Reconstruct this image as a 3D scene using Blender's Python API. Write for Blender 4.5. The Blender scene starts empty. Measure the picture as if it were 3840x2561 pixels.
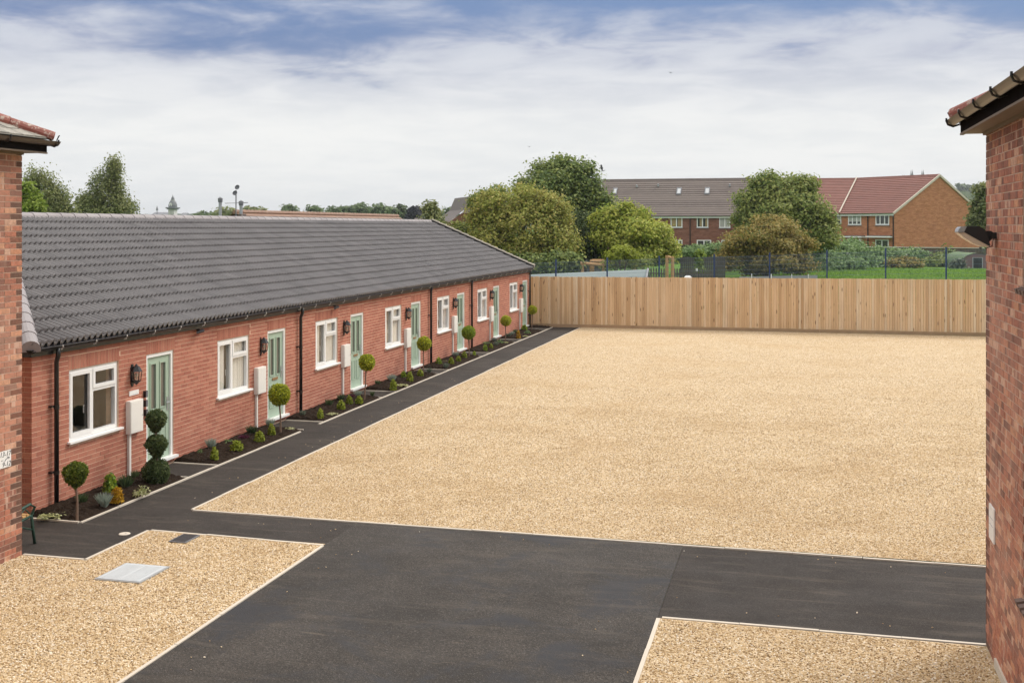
import bpy, bmesh, math, random
import numpy as np
from mathutils import Vector, Matrix
R = math.radians
scn = bpy.context.scene
COL = scn.collection

# ------------------------------------------------------------------ camera
CAM_H, FPX, CX, HY = 4.3, 4182.0, 1920.0, 850.0
YAW = math.atan((2985 - CX) / FPX)
cd = bpy.data.cameras.new("camera"); cam = bpy.data.objects.new("camera", cd); COL.objects.link(cam)
cd.sensor_width = 36.0; cd.lens = FPX / 3840 * 36; cd.shift_y = -(1280.5 - HY) / 3840
cd.clip_start = 0.1; cd.clip_end = 9000
cam.location = (0, 0, CAM_H); cam.rotation_euler = (R(90), 0, YAW)
scn.camera = cam

# ------------------------------------------------------------------ sky, sun, exposure
SUN_EL, SUN_AZ = R(47), R(44)          # azimuth from +Y towards +X
world = bpy.data.worlds.new("World"); scn.world = world; world.use_nodes = True
def build_world():
    nt = world.node_tree; N = nt.nodes; L = nt.links; N.clear()
    def nd(t, **k):
        n = N.new(t)
        for a, b in k.items(): setattr(n, a, b)
        return n
    def math_(op, a, b=None, clamp=False):
        n = nd('ShaderNodeMath', operation=op); n.use_clamp = clamp
        for i, x in enumerate((a, b)):
            if x is None: continue
            if isinstance(x, (int, float)): n.inputs[i].default_value = x
            else: L.new(x, n.inputs[i])
        return n.outputs[0]
    def smooth(x, a, b, c=0.0, d=1.0):
        n = nd('ShaderNodeMapRange', interpolation_type='SMOOTHSTEP'); L.new(x, n.inputs[0])
        for i, v in zip((1, 2, 3, 4), (a, b, c, d)): n.inputs[i].default_value = v
        return n.outputs[0]
    def noise(vec, scale, detail, rough, dist=0.0):
        n = nd('ShaderNodeTexNoise'); L.new(vec, n.inputs['Vector'])
        n.inputs['Scale'].default_value = scale; n.inputs['Detail'].default_value = detail
        n.inputs['Roughness'].default_value = rough; n.inputs['Distortion'].default_value = dist
        return n.outputs[0]
    def mix(f, a, b):
        n = nd('ShaderNodeMix', data_type='RGBA')
        L.new(f, n.inputs[0])
        for s, x in ((n.inputs[6], a), (n.inputs[7], b)):
            if isinstance(x, tuple): s.default_value = x + (1,)
            else: L.new(x, s)
        return n.outputs[2]
    tc = nd('ShaderNodeTexCoord')
    sep = nd('ShaderNodeSeparateXYZ'); L.new(tc.outputs['Generated'], sep.inputs[0])
    z = math_('MAXIMUM', sep.outputs[2], 0.0)
    den = math_('ADD', z, 0.13)
    px = math_('DIVIDE', sep.outputs[0], den); py = math_('DIVIDE', sep.outputs[1], den)
    cmb = nd('ShaderNodeCombineXYZ'); L.new(px, cmb.inputs[0]); L.new(py, cmb.inputs[1])
    mp = nd('ShaderNodeMapping'); L.new(cmb.outputs[0], mp.inputs[0])
    mp.inputs['Location'].default_value = (2.3, 7.7, 0); mp.inputs['Rotation'].default_value = (0, 0, R(-20)); mp.inputs['Scale'].default_value = (0.9, 1.0, 1.0)
    P = mp.outputs[0]
    sky = nd('ShaderNodeTexSky', sky_type='NISHITA', sun_disc=False)
    sky.sun_elevation = SUN_EL; sky.sun_rotation = SUN_AZ
    sky.air_density = 1.6; sky.dust_density = 0.0; sky.ozone_density = 6.0
    # broken cloud deck: big holes, then wisps, over a milky base towards the horizon
    n1 = noise(P, 1.15, 9, 0.55, 0.25)
    n2 = noise(P, 3.4, 8, 0.58, 0.4)
    n3 = noise(P, 0.28, 4, 0.5, 0.0)
    s = math_('ADD', math_('MULTIPLY', n1, 0.62), math_('MULTIPLY', n2, 0.38))
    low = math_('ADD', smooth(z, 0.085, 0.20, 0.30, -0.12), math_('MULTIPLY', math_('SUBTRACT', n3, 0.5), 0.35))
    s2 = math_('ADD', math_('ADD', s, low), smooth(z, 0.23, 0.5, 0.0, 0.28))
    cover = smooth(s2, 0.36, 0.56)
    shade = smooth(math_('ADD', math_('MULTIPLY', n2, 0.55), math_('MULTIPLY', n1, 0.45)), 0.36, 0.62)
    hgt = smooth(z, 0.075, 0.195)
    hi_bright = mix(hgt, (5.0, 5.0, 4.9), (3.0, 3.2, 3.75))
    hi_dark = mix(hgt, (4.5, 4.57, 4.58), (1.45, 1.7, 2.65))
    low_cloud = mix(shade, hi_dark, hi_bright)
    # overcast deck, made brighter overhead, out of view, to raise the ambient light
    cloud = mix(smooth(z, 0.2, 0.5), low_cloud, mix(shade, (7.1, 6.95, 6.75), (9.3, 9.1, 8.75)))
    gap = mix(smooth(z, 0.0, 1.0, 0.9, 0.1), sky.outputs[0], (0.48, 0.72, 1.8))
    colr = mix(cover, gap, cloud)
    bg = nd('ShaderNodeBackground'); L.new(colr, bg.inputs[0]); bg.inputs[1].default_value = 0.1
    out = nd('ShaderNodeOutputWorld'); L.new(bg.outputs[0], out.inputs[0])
build_world()
sd = bpy.data.lights.new("sun", 'SUN'); sun = bpy.data.objects.new("sun", sd); COL.objects.link(sun)
sd.energy = 1.3; sd.angle = R(22); sd.color = (1.0, 0.93, 0.84)
sdir = Vector((math.sin(SUN_AZ) * math.cos(SUN_EL), math.cos(SUN_AZ) * math.cos(SUN_EL), math.sin(SUN_EL)))
sun.rotation_euler = (-sdir).to_track_quat('-Z', 'Y').to_euler(); sun.location = (20, 20, 40)
vs = scn.view_settings
vs.view_transform = 'Standard'; vs.look = 'None'; vs.gamma = 1.0; vs.use_curve_mapping = False; vs.exposure = 0.94
scn.display_settings.display_device = 'sRGB'
scn.cycles.max_bounces = 6; scn.cycles.diffuse_bounces = 3; scn.cycles.glossy_bounces = 3
scn.cycles.transmission_bounces = 4; scn.cycles.transparent_max_bounces = 8; scn.cycles.volume_bounces = 0
scn.cycles.caustics_reflective = False; scn.cycles.caustics_refractive = False

# ------------------------------------------------------------------ survey helpers (photo measurement -> place in the world)
FW = Vector((-math.sin(YAW), math.cos(YAW), 0)); RT = Vector((math.cos(YAW), math.sin(YAW), 0)); C0 = Vector((0, 0, CAM_H))
def ray(u, v): return FW + RT * ((u - CX) / FPX) + Vector((0, 0, -(v - HY) / FPX))
def at(u, v, d): return C0 + ray(u, v) * d
def on_ground(u, v, z=0.0):
    d = ray(u, v); return C0 + d * ((z - CAM_H) / d.z)
def on_x(u, v, X):
    d = ray(u, v); return C0 + d * (X / d.x)
def on_y(u, v, Y):
    d = ray(u, v); return C0 + d * (Y / d.y)

# ------------------------------------------------------------------ materials
def material(name):
    m = bpy.data.materials.new(name); m.use_nodes = True
    nt = m.node_tree; b = nt.nodes['Principled BSDF']
    return m, nt, b
class G:
    """small node-building helper"""
    def __init__(s, nt): s.nt = nt
    def n(s, t, **k):
        x = s.nt.nodes.new(t)
        for a, b in k.items(): setattr(x, a, b)
        return x
    def put(s, sock, v):
        if v is None: return
        if isinstance(v, bpy.types.NodeSocket): s.nt.links.new(v, sock)
        elif isinstance(v, tuple) and len(v) == 3 and sock.type == 'RGBA': sock.default_value = v + (1,)
        else: sock.default_value = v
    def math(s, op, a, b=None, c=None):
        x = s.n('ShaderNodeMath', operation=op)
        for i, v in enumerate((a, b, c)): s.put(x.inputs[i], v)
        return x.outputs[0]
    def noise(s, vec, scale, detail=4, rough=0.55, dist=0.0, out=0):
        x = s.n('ShaderNodeTexNoise'); s.put(x.inputs['Vector'], vec)
        for k, v in (('Scale', scale), ('Detail', detail), ('Roughness', rough), ('Distortion', dist)): s.put(x.inputs[k], v)
        return x.outputs[out]
    def vor(s, vec, scale, feature='F1', out='Color'):
        x = s.n('ShaderNodeTexVoronoi', feature=feature); s.put(x.inputs['Vector'], vec); s.put(x.inputs['Scale'], scale)
        return x.outputs[out]
    def rng(s, x_, a, b, c=0.0, d=1.0, smooth=False):
        x = s.n('ShaderNodeMapRange', interpolation_type='SMOOTHSTEP' if smooth else 'LINEAR')
        for i, v in enumerate((x_, a, b, c, d)): s.put(x.inputs[i], v)
        return x.outputs[0]
    def mix(s, f, a, b, mode='MIX'):
        x = s.n('ShaderNodeMix', data_type='RGBA', blend_type=mode)
        s.put(x.inputs[0], f); s.put(x.inputs[6], a); s.put(x.inputs[7], b)
        return x.outputs[2]
    def ramp(s, f, stops, interp='LINEAR'):
        x = s.n('ShaderNodeValToRGB'); s.put(x.inputs[0], f); cr = x.color_ramp; cr.interpolation = interp
        while len(cr.elements) < len(stops): cr.elements.new(0.5)
        for e, (p, c) in zip(cr.elements, stops): e.position = p; e.color = tuple(c) + (1,)
        return x.outputs[0]
    def bump(s, h, strength=0.4, dist=0.01):
        x = s.n('ShaderNodeBump'); s.put(x.inputs['Height'], h); s.put(x.inputs['Strength'], strength); s.put(x.inputs['Distance'], dist)
        return x.outputs[0]
    def pos(s): return s.n('ShaderNodeNewGeometry').outputs['Position']
    def objpos(s): return s.n('ShaderNodeTexCoord').outputs['Object']
    def scale(s, vec, sc, loc=(0, 0, 0)):
        x = s.n('ShaderNodeMapping'); s.put(x.inputs[0], vec); x.inputs['Scale'].default_value = sc; x.inputs['Location'].default_value = loc
        return x.outputs[0]
    def rand(s):
        """one random number per piece, whether it is an object of its own or an island of a joined mesh"""
        a = s.n('ShaderNodeObjectInfo').outputs['Random']; b = s.n('ShaderNodeNewGeometry').outputs['Random Per Island']
        return s.math('FRACT', s.math('ADD', s.math('MULTIPLY', a, 7.31), s.math('MULTIPLY', b, 5.17)))
    def shift(s, vec, r, k=40.0):
        x = s.n('ShaderNodeVectorMath', operation='ADD'); c = s.n('ShaderNodeCombineXYZ')
        v = s.math('MULTIPLY', r, k)
        for i in range(3): s.put(c.inputs[i], v)
        s.put(x.inputs[0], vec); s.put(x.inputs[1], c.outputs[0]); return x.outputs[0]
    def rand2(s, r, k): return s.math('FRACT', s.math('MULTIPLY', r, k))
def plain(name, col, rough=0.6, var=0.08, scale=6.0, metal=0.0, spec=0.5, bump=0.0):
    m, nt, b = material(name); g = G(nt)
    n = g.noise(g.pos(), scale, 5, 0.6)
    lo = tuple(c * (1 - var) for c in col); hi = tuple(min(1, c * (1 + var)) for c in col)
    g.put(b.inputs['Base Color'], g.mix(n, lo, hi)); b.inputs['Roughness'].default_value = rough
    b.inputs['Metallic'].default_value = metal; b.inputs['Specular IOR Level'].default_value = spec
    if bump: g.put(b.inputs['Normal'], g.bump(g.noise(g.pos(), scale * 12, 3), bump, 0.004))
    return m
M = {}
def brick_mat(name, stops, streak=0.0, dark=0.25, grain=1.0):
    m, nt, b = material(name); g = G(nt); r = g.rand(); p = g.pos(); ps = g.shift(p, r)
    base = g.ramp(r, stops)
    n1 = g.noise(g.scale(ps, (22, 22, 22)), 1.0, 4, 0.65)
    c = g.mix(g.rng(n1, 0.35, 0.7), base, (0.0, 0.0, 0.0))
    c = g.mix(g.math('MULTIPLY', g.rng(n1, 0.42, 0.72), dark), base, tuple(0.45 * x for x in stops[0][1]))
    fine = g.noise(p, 160, 2, 0.6)
    c = g.mix(g.rng(fine, 0.3, 0.7, 0.0, 0.22 * grain), c, (0.62, 0.36, 0.25))
    if streak:
        st = g.noise(g.scale(ps, (14, 14, 0.7)), 1.0, 2, 0.5)
        k = g.math('MULTIPLY', g.rng(st, 0.56, 0.66, 0, 1, True), g.rng(g.rand2(r, 13.7), 0.4, 0.7, 0.0, streak))
        c = g.mix(k, c, (0.58, 0.40, 0.31))
    big = g.noise(p, 0.9, 3, 0.5)
    c = g.mix(g.rng(big, 0.35, 0.7, 0.0, 0.25), c, tuple(1.25 * x for x in stops[-1][1]))
    g.put(b.inputs['Base Color'], c); b.inputs['Roughness'].default_value = 0.9; b.inputs['Specular IOR Level'].default_value = 0.25
    g.put(b.inputs['Normal'], g.bump(g.noise(p, 90, 4, 0.65), 0.5, 0.004))
    return m
M['brick_new'] = brick_mat('new_red_brick', [(0, (0.31, 0.10, 0.068)), (0.35, (0.37, 0.125, 0.085)), (0.75, (0.42, 0.155, 0.105)), (1, (0.45, 0.185, 0.125))], dark=0.22)
M['brick_old'] = brick_mat('old_red_brick', [(0, (0.16, 0.07, 0.055)), (0.2, (0.28, 0.105, 0.075)), (0.5, (0.42, 0.15, 0.095)), (0.72, (0.49, 0.185, 0.115)), (0.88, (0.58, 0.27, 0.15)), (1, (0.64, 0.40, 0.29))], streak=0.8, dark=0.6)
M['brick_quoin'] = brick_mat('weathered_dark_brick', [(0, (0.07, 0.045, 0.038)), (0.5, (0.14, 0.068, 0.05)), (1, (0.22, 0.09, 0.06))], dark=0.6)
def mortar(name, col):
    m, nt, b = material(name); g = G(nt); p = g.pos()
    g.put(b.inputs['Base Color'], g.mix(g.noise(p, 12, 5, 0.7), tuple(c * .78 for c in col), tuple(c * 1.12 for c in col)))
    b.inputs['Roughness'].default_value = 0.95; g.put(b.inputs['Normal'], g.bump(g.noise(p, 140, 3), 0.5, 0.004)); return m
M['mortar_new'] = mortar('buff_mortar', (0.76, 0.53, 0.39)); M['mortar_old'] = mortar('old_mortar', (0.60, 0.43, 0.33))
def tile_mat(name, lo, hi, lichen=0.0, rough=0.62):
    m, nt, b = material(name); g = G(nt); r = g.rand(); p = g.pos()
    c = g.mix(r, lo, hi); c = g.mix(g.rng(g.noise(p, 1.2, 4, 0.6), 0.35, 0.7, 0.0, 0.3), c, tuple(x * 1.35 for x in hi))
    c = g.mix(g.rng(g.noise(p, 60, 3, 0.7), 0.4, 0.75, 0.0, 0.3), c, tuple(x * 0.6 for x in lo))
    if lichen: c = g.mix(g.math('MULTIPLY', g.rng(g.noise(p, 17, 5, 0.75), 0.52, 0.62), lichen), c, (0.5, 0.46, 0.38))
    g.put(b.inputs['Base Color'], c); b.inputs['Roughness'].default_value = rough; b.inputs['Specular IOR Level'].default_value = 0.45
    g.put(b.inputs['Normal'], g.bump(g.noise(p, 120, 3), 0.25, 0.003)); return m
M['tile_grey'] = tile_mat('grey_concrete_tile', (0.118, 0.110, 0.112), (0.165, 0.154, 0.155), rough=0.4)
M['ridge_grey'] = tile_mat('grey_ridge_tile', (0.25, 0.225, 0.23), (0.30, 0.275, 0.28))
M['hip_red'] = tile_mat('red_clay_hip_tile', (0.20, 0.052, 0.035), (0.26, 0.075, 0.05), lichen=0.7)
M['slate'] = tile_mat('weathered_slate', (0.15, 0.14, 0.12), (0.30, 0.28, 0.24), lichen=0.5)
M['tile_brown'] = tile_mat('brown_concrete_tile', (0.115, 0.09, 0.08), (0.15, 0.12, 0.105))
M['tile_red'] = tile_mat('dark_red_tile', (0.16, 0.06, 0.045), (0.21, 0.08, 0.06))
M['tile_pan'] = tile_mat('orange_clay_pantile', (0.19, 0.095, 0.06), (0.25, 0.135, 0.085), lichen=0.5)
M['white'] = plain('white_upvc', (0.82, 0.82, 0.81), 0.35, 0.02)
M['cream'] = plain('cream_meter_box', (0.80, 0.77, 0.72), 0.5, 0.03)
M['black'] = plain('black_plastic', (0.012, 0.011, 0.011), 0.32, 0.2)
M['black_metal'] = plain('black_cast_metal', (0.014, 0.014, 0.016), 0.4, 0.2)
M['green_door'] = plain('sage_green_door', (0.36, 0.46, 0.36), 0.5, 0.03)
M['brass'] = plain('brass', (0.42, 0.28, 0.16), 0.35, 0.1, metal=0.8)
M['steel'] = plain('galvanised_steel', (0.42, 0.43, 0.44), 0.45, 0.15, 14, metal=0.6)
M['clip'] = plain('pale_gutter_clip', (0.55, 0.53, 0.5), 0.4, 0.1)
M['blue_post'] = plain('blue_painted_post', (0.02, 0.045, 0.15), 0.45, 0.15)
M['wire'] = plain('pale_blue_wire', (0.14, 0.19, 0.27), 0.5, 0.1)
M['edging'] = plain('pale_concrete_edging', (0.56, 0.50, 0.42), 0.85, 0.16, 3.0, bump=0.4)
M['interior'] = plain('room_wall_paint', (0.45, 0.40, 0.33), 0.9, 0.04)
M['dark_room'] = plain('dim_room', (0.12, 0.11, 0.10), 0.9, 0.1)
M['curtain'] = plain('cream_curtain', (0.88, 0.84, 0.77), 0.9, 0.05)
M['curtain_far'] = plain('pale_grey_curtain', (0.80, 0.77, 0.75), 0.9, 0.05)
M['iron_green'] = plain('green_cast_iron', (0.02, 0.06, 0.042), 0.45, 0.2)
M['slat_wood'] = plain('pine_slat', (0.62, 0.38, 0.16), 0.6, 0.15, 9)
M['pole_wood'] = plain('round_play_timber', (0.46, 0.27, 0.12), 0.7, 0.2, 5)
M['old_wood'] = plain('grey_weathered_timber', (0.12, 0.10, 0.08), 0.9, 0.3, 3)
M['dark_wood'] = plain('dark_timber', (0.075, 0.064, 0.055), 0.9, 0.3, 3)
M['rope_teal'] = plain('teal_rope', (0.03, 0.22, 0.22), 0.7, 0.1)
M['fascia_black'] = plain('black_painted_fascia', (0.016, 0.013, 0.012), 0.6, 0.35, 9, bump=0.15, spec=0.0)
M['soffit'] = plain('brown_soffit_board', (0.20, 0.15, 0.11), 0.7, 0.1)
M['gutter_brown'] = plain('brown_gutter', (0.05, 0.036, 0.03), 0.3, 0.15)
M['stone_grey'] = plain('pale_stone', (0.34, 0.33, 0.31), 0.85, 0.15, 0.6)
M['dark_stone'] = plain('dark_weathered_stone', (0.12, 0.12, 0.115), 0.9, 0.15, 0.6)
M['lead_grey'] = plain('grey_lead', (0.16, 0.165, 0.18), 0.6, 0.15, 0.6)
M['tower_white'] = plain('white_tower_paint', (0.62, 0.60, 0.60), 0.7, 0.06, 0.6)
M['lettering'] = plain('dark_lettering', (0.06, 0.07, 0.08), 0.6, 0.02)
M['felt'] = plain('grey_green_roof_felt', (0.26, 0.31, 0.31), 0.75, 0.08, 0.7)
M['panel_grey'] = plain('grey_roof_panel', (0.33, 0.34, 0.36), 0.6, 0.08, 0.7)
M['bark'] = plain('tree_bark', (0.10, 0.075, 0.055), 0.95, 0.35, 5)
M['bark_pale'] = plain('pale_birch_bark', (0.36, 0.33, 0.29), 0.9, 0.35, 4)
M['stem'] = plain('topiary_stem', (0.20, 0.13, 0.09), 0.9, 0.3, 20)
M['bird'] = plain('bird_feathers', (0.05, 0.05, 0.055), 0.8, 0.2)
M['sill_tile'] = plain('brown_clay_sill', (0.16, 0.105, 0.085), 0.75, 0.3, 12)
M['manhole'] = plain('pale_steel_plate', (0.50, 0.53, 0.55), 0.5, 0.12, 9)
M['pale_lens'] = plain('frosted_lamp_glass', (0.60, 0.50, 0.38), 0.25, 0.1)
M['foam'] = plain('pinkish_metal', (0.20, 0.12, 0.12), 0.6, 0.2, 2)
M['moss_green'] = plain('mossy_green_sheet', (0.12, 0.18, 0.09), 0.8, 0.2, 2)

def glass_mat(name, tint, ior, rough=0.0, base=None, ripple=0.0):
    m, nt, b = material(name); g = G(nt); N = nt.nodes; out = N['Material Output']
    lw = g.n('ShaderNodeLayerWeight'); lw.inputs[0].default_value = 0.5; f0 = ((ior - 1) / (ior + 1)) ** 2; fr = g.math('ADD', g.math('MULTIPLY', g.math('POWER', lw.outputs['Facing'], 4.0), 1 - f0), f0)
    gl = g.n('ShaderNodeBsdfGlossy'); gl.inputs['Roughness'].default_value = rough; gl.inputs['Color'].default_value = (1, 1, 1, 1)
    if ripple: g.put(gl.inputs['Normal'], g.bump(g.noise(g.pos(), 2.2, 2), ripple, 0.02))
    if base: tr = g.n('ShaderNodeBsdfDiffuse'); tr.inputs[0].default_value = base + (1,)
    else: tr = g.n('ShaderNodeBsdfTransparent'); tr.inputs[0].default_value = tint + (1,)
    mx = g.n('ShaderNodeMixShader'); g.put(mx.inputs[0], fr)
    nt.links.new(tr.outputs[0], mx.inputs[1]); nt.links.new(gl.outputs[0], mx.inputs[2]); nt.links.new(mx.outputs[0], out.inputs[0])
    N.remove(b); return m
M['glass'] = glass_mat('window_glass', (0.97, 0.98, 0.975), 1.85, ripple=0.03)
M['glass_clear'] = glass_mat('clear_glass', (0.9, 0.9, 0.9), 1.45)
M['glass_obscure'] = glass_mat('obscure_door_glass', (0, 0, 0), 1.7, 0.25, base=(0.14, 0.13, 0.11))
M['glass_far'] = glass_mat('far_window_glass', (0, 0, 0), 1.6, 0.05, base=(0.05, 0.055, 0.055))
M['glass_sky'] = glass_mat('rooflight_glass', (0, 0, 0), 3.0, 0.1, base=(0.3, 0.32, 0.34))

def gravel_mat():
    m, nt, b = material('golden_gravel'); g = G(nt); p = g.pos()
    cell = g.n('ShaderNodeSeparateColor'); g.put(cell.inputs[0], g.vor(p, 62)); r = cell.outputs[0]
    cell2 = g.n('ShaderNodeSeparateColor'); g.put(cell2.inputs[0], g.vor(g.scale(p, (1, 1, 1), (3, 5, 0)), 30)); r2 = cell2.outputs[1]
    st = [(0, (0.20, 0.125, 0.06)), (0.18, (0.36, 0.25, 0.13)), (0.45, (0.55, 0.41, 0.24)), (0.75, (0.66, 0.525, 0.35)), (0.93, (0.75, 0.645, 0.50)), (1, (0.78, 0.73, 0.65))]
    c = g.mix(0.5, g.ramp(r, st), g.ramp(r2, st))
    d = g.vor(p, 62, out='Distance')
    c = g.mix(g.rng(d, 0.35, 0.85, 0.0, 0.4), c, (0.24, 0.14, 0.06))
    big = g.noise(g.scale(p, (0.16, 0.5, 1)), 1.0, 5, 0.6)
    c = g.mix(g.rng(g.noise(p, 0.38, 6, 0.64), 0.46, 0.68, 0.0, 0.36), c, (0.42, 0.28, 0.14))
    mid = g.noise(p, 2.6, 5, 0.65)
    c = g.mix(g.rng(mid, 0.55, 0.78, 0.0, 0.22), c, (0.38, 0.23, 0.10))
    c = g.mix(g.rng(mid, 0.25, 0.45, 0.22, 0.0), c, (0.78, 0.63, 0.44))
    g.put(b.inputs['Base Color'], c); b.inputs['Roughness'].default_value = 0.9; b.inputs['Specular IOR Level'].default_value = 0.2
    h = g.math('ADD', g.math('MULTIPLY', d, -1.0), g.math('MULTIPLY', g.noise(p, 24, 4), 0.5))
    g.put(b.inputs['Normal'], g.bump(h, 0.7, 0.012)); return m
M['gravel'] = gravel_mat()
def stone_mat():
    m, nt, b = material('gravel_stone'); g = G(nt)
    r = g.n('ShaderNodeObjectInfo').outputs['Random']
    c = g.ramp(r, [(0, (0.14, 0.085, 0.04)), (0.17, (0.36, 0.235, 0.115)), (0.42, (0.575, 0.42, 0.235)), (0.75, (0.69, 0.545, 0.355)), (0.93, (0.78, 0.67, 0.51)), (1, (0.80, 0.755, 0.68))])
    c = g.mix(g.rng(g.noise(g.pos(), 0.38, 6, 0.64), 0.46, 0.68, 0.0, 0.42), c, (0.40, 0.265, 0.13))
    c = g.mix(g.rng(g.noise(g.pos(), 2.6, 5, 0.65), 0.55, 0.78, 0.0, 0.22), c, (0.36, 0.22, 0.10))
    g.put(b.inputs['Base Color'], c); b.inputs['Roughness'].default_value = 0.85; b.inputs['Specular IOR Level'].default_value = 0.25; return m
M['gstone'] = stone_mat()
def asphalt(name, lo, hi, grain, blue=0.0, dusty=0.0):
    m, nt, b = material(name); g = G(nt); p = g.pos()
    c = g.mix(g.rng(g.noise(p, 0.8, 7, 0.7), 0.36, 0.62), lo, hi)
    sp = g.n('ShaderNodeSeparateColor'); g.put(sp.inputs[0], g.vor(p, grain)); r = sp.outputs[0]
    c = g.mix(g.rng(r, 0.0, 1.0, 0.0, 0.55), tuple(x * 0.6 for x in lo), c)
    c = g.mix(g.rng(r, 0.86, 1.0, 0.0, 0.32), c, (0.17, 0.16, 0.15))
    if blue: c = g.mix(g.rng(g.noise(p, 0.75, 6, 0.7, 0.5), 0.5, 0.62, 0.0, blue), c, (0.040, 0.040, 0.044))
    if dusty:
        st = g.noise(g.scale(p, (0.7, 4.5, 1)), 1.0, 6, 0.7, 0.4)
        c = g.mix(g.rng(st, 0.52, 0.75, 0.0, dusty), c, (0.15, 0.125, 0.10))
        ti = g.noise(g.scale(p, (1.3, 7, 1), (4, 2, 0)), 1.0, 3, 0.6, 0.3)
        c = g.mix(g.rng(ti, 0.70, 0.78, 0.0, 0.3), c, (0.25, 0.20, 0.15))
    g.put(b.inputs['Base Color'], c)
    g.put(b.inputs['Roughness'], g.rng(g.noise(p, 0.9, 4, 0.6), 0.3, 0.7, 0.7, 0.9)); b.inputs['Specular IOR Level'].default_value = 0.2
    g.put(b.inputs['Normal'], g.bump(g.vor(p, grain, out='Distance'), 0.55, 0.006)); return m
M['asphalt_old'] = asphalt('coarse_tarmac', (0.052, 0.046, 0.041), (0.130, 0.112, 0.097), 85, blue=0.85, dusty=0.3)
M['asphalt_new'] = asphalt('smooth_tarmac', (0.044, 0.037, 0.033), (0.092, 0.077, 0.066), 150, dusty=0.45)
def soil_mat():
    m, nt, b = material('dark_soil'); g = G(nt); p = g.pos()
    c = g.mix(g.noise(p, 14, 6, 0.7), (0.012, 0.008, 0.006), (0.048, 0.032, 0.022))
    c = g.mix(g.rng(g.noise(p, 70, 2, 0.5), 0.68, 0.76, 0.0, 0.6), c, (0.16, 0.11, 0.07))
    g.put(b.inputs['Base Color'], c); b.inputs['Roughness'].default_value = 1.0; b.inputs['Specular IOR Level'].default_value = 0.1
    g.put(b.inputs['Normal'], g.bump(g.noise(p, 38, 5, 0.7), 1.0, 0.03)); return m
M['soil'] = soil_mat()
def wood_board():
    m, nt, b = material('treated_softwood_board'); g = G(nt); r = g.rand(); p = g.pos(); ps = g.shift(p, r, 61.0)
    c = g.ramp(r, [(0, (0.52, 0.335, 0.185)), (0.25, (0.66, 0.445, 0.255)), (0.5, (0.73, 0.51, 0.305)), (0.75, (0.77, 0.57, 0.365)), (1, (0.76, 0.62, 0.45))])
    gr = g.noise(g.scale(ps, (40, 40, 1.1)), 1.0, 4, 0.6, 0.3)
    c = g.mix(g.rng(gr, 0.35, 0.75, 0.0, 0.42), c, (0.33, 0.19, 0.09))
    kn = g.n('ShaderNodeTexVoronoi', feature='F1'); g.put(kn.inputs['Vector'], g.scale(ps, (7, 7, 1.7))); kn.inputs['Scale'].default_value = 1.0
    kd = g.rng(kn.outputs['Distance'], 0.07, 0.20, 0.85, 0.0, True)
    c = g.mix(kd, c, (0.12, 0.06, 0.03))
    st = g.noise(g.scale(p, (2.5, 2.5, 0.6)), 1.0, 4, 0.6)
    c = g.mix(g.rng(st, 0.46, 0.7, 0.0, 0.4), c, (0.40, 0.25, 0.135))
    bay = g.noise(g.scale(p, (0.5, 0.5, 0.12)), 1.0, 2, 0.5)
    c = g.mix(g.rng(bay, 0.4, 0.62, 0.0, 0.22), c, (0.70, 0.56, 0.40))
    g.put(b.inputs['Base Color'], c); b.inputs['Roughness'].default_value = 0.8; b.inputs['Specular IOR Level'].default_value = 0.25
    g.put(b.inputs['Normal'], g.bump(gr, 0.25, 0.003)); return m
M['board'] = wood_board()
M['gravel_board'] = plain('damp_gravel_board', (0.36, 0.235, 0.135), 0.9, 0.3, 2.5)
def far_brick(name, a, b_, mort, s=1.0):
    m, nt, b = material(name); g = G(nt); p = g.objpos()
    br = g.n('ShaderNodeTexBrick'); g.put(br.inputs['Vector'], g.scale(p, (1, 1, 1)))
    # bricks in the x-z plane of each wall: swap axes so both walls read correctly
    sx = g.n('ShaderNodeSeparateXYZ'); g.put(sx.inputs[0], p); cx = g.n('ShaderNodeCombineXYZ')
    g.put(cx.inputs[0], g.math('ADD', sx.outputs[0], sx.outputs[1])); g.put(cx.inputs[1], sx.outputs[2]); g.put(br.inputs['Vector'], cx.outputs[0])
    br.inputs['Scale'].default_value = 1.0; br.inputs['Brick Width'].default_value = 0.225; br.inputs['Row Height'].default_value = 0.075; br.inputs['Mortar Size'].default_value = 0.006
    g.put(br.inputs['Color1'], a); g.put(br.inputs['Color2'], b_); g.put(br.inputs['Mortar'], mort)
    pat = g.noise(g.scale(cx.outputs[0], (1.1, 4.5, 1)), 1.0, 5, 0.7, 0.5)
    c = g.mix(g.rng(pat, 0.42, 0.72, 0.0, 0.6), br.outputs[0], tuple(0.45 * x for x in a))
    g.put(b.inputs['Base Color'], c); b.inputs['Roughness'].default_value = 0.95; b.inputs['Specular IOR Level'].default_value = 0.2; return m
M['brick_orange'] = far_brick('orange_house_brick', (0.43, 0.165, 0.082), (0.52, 0.225, 0.115), (0.50, 0.31, 0.20))
M['brick_dull'] = far_brick('dull_red_house_brick', (0.22, 0.085, 0.06), (0.28, 0.12, 0.085), (0.30, 0.20, 0.15))
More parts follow.
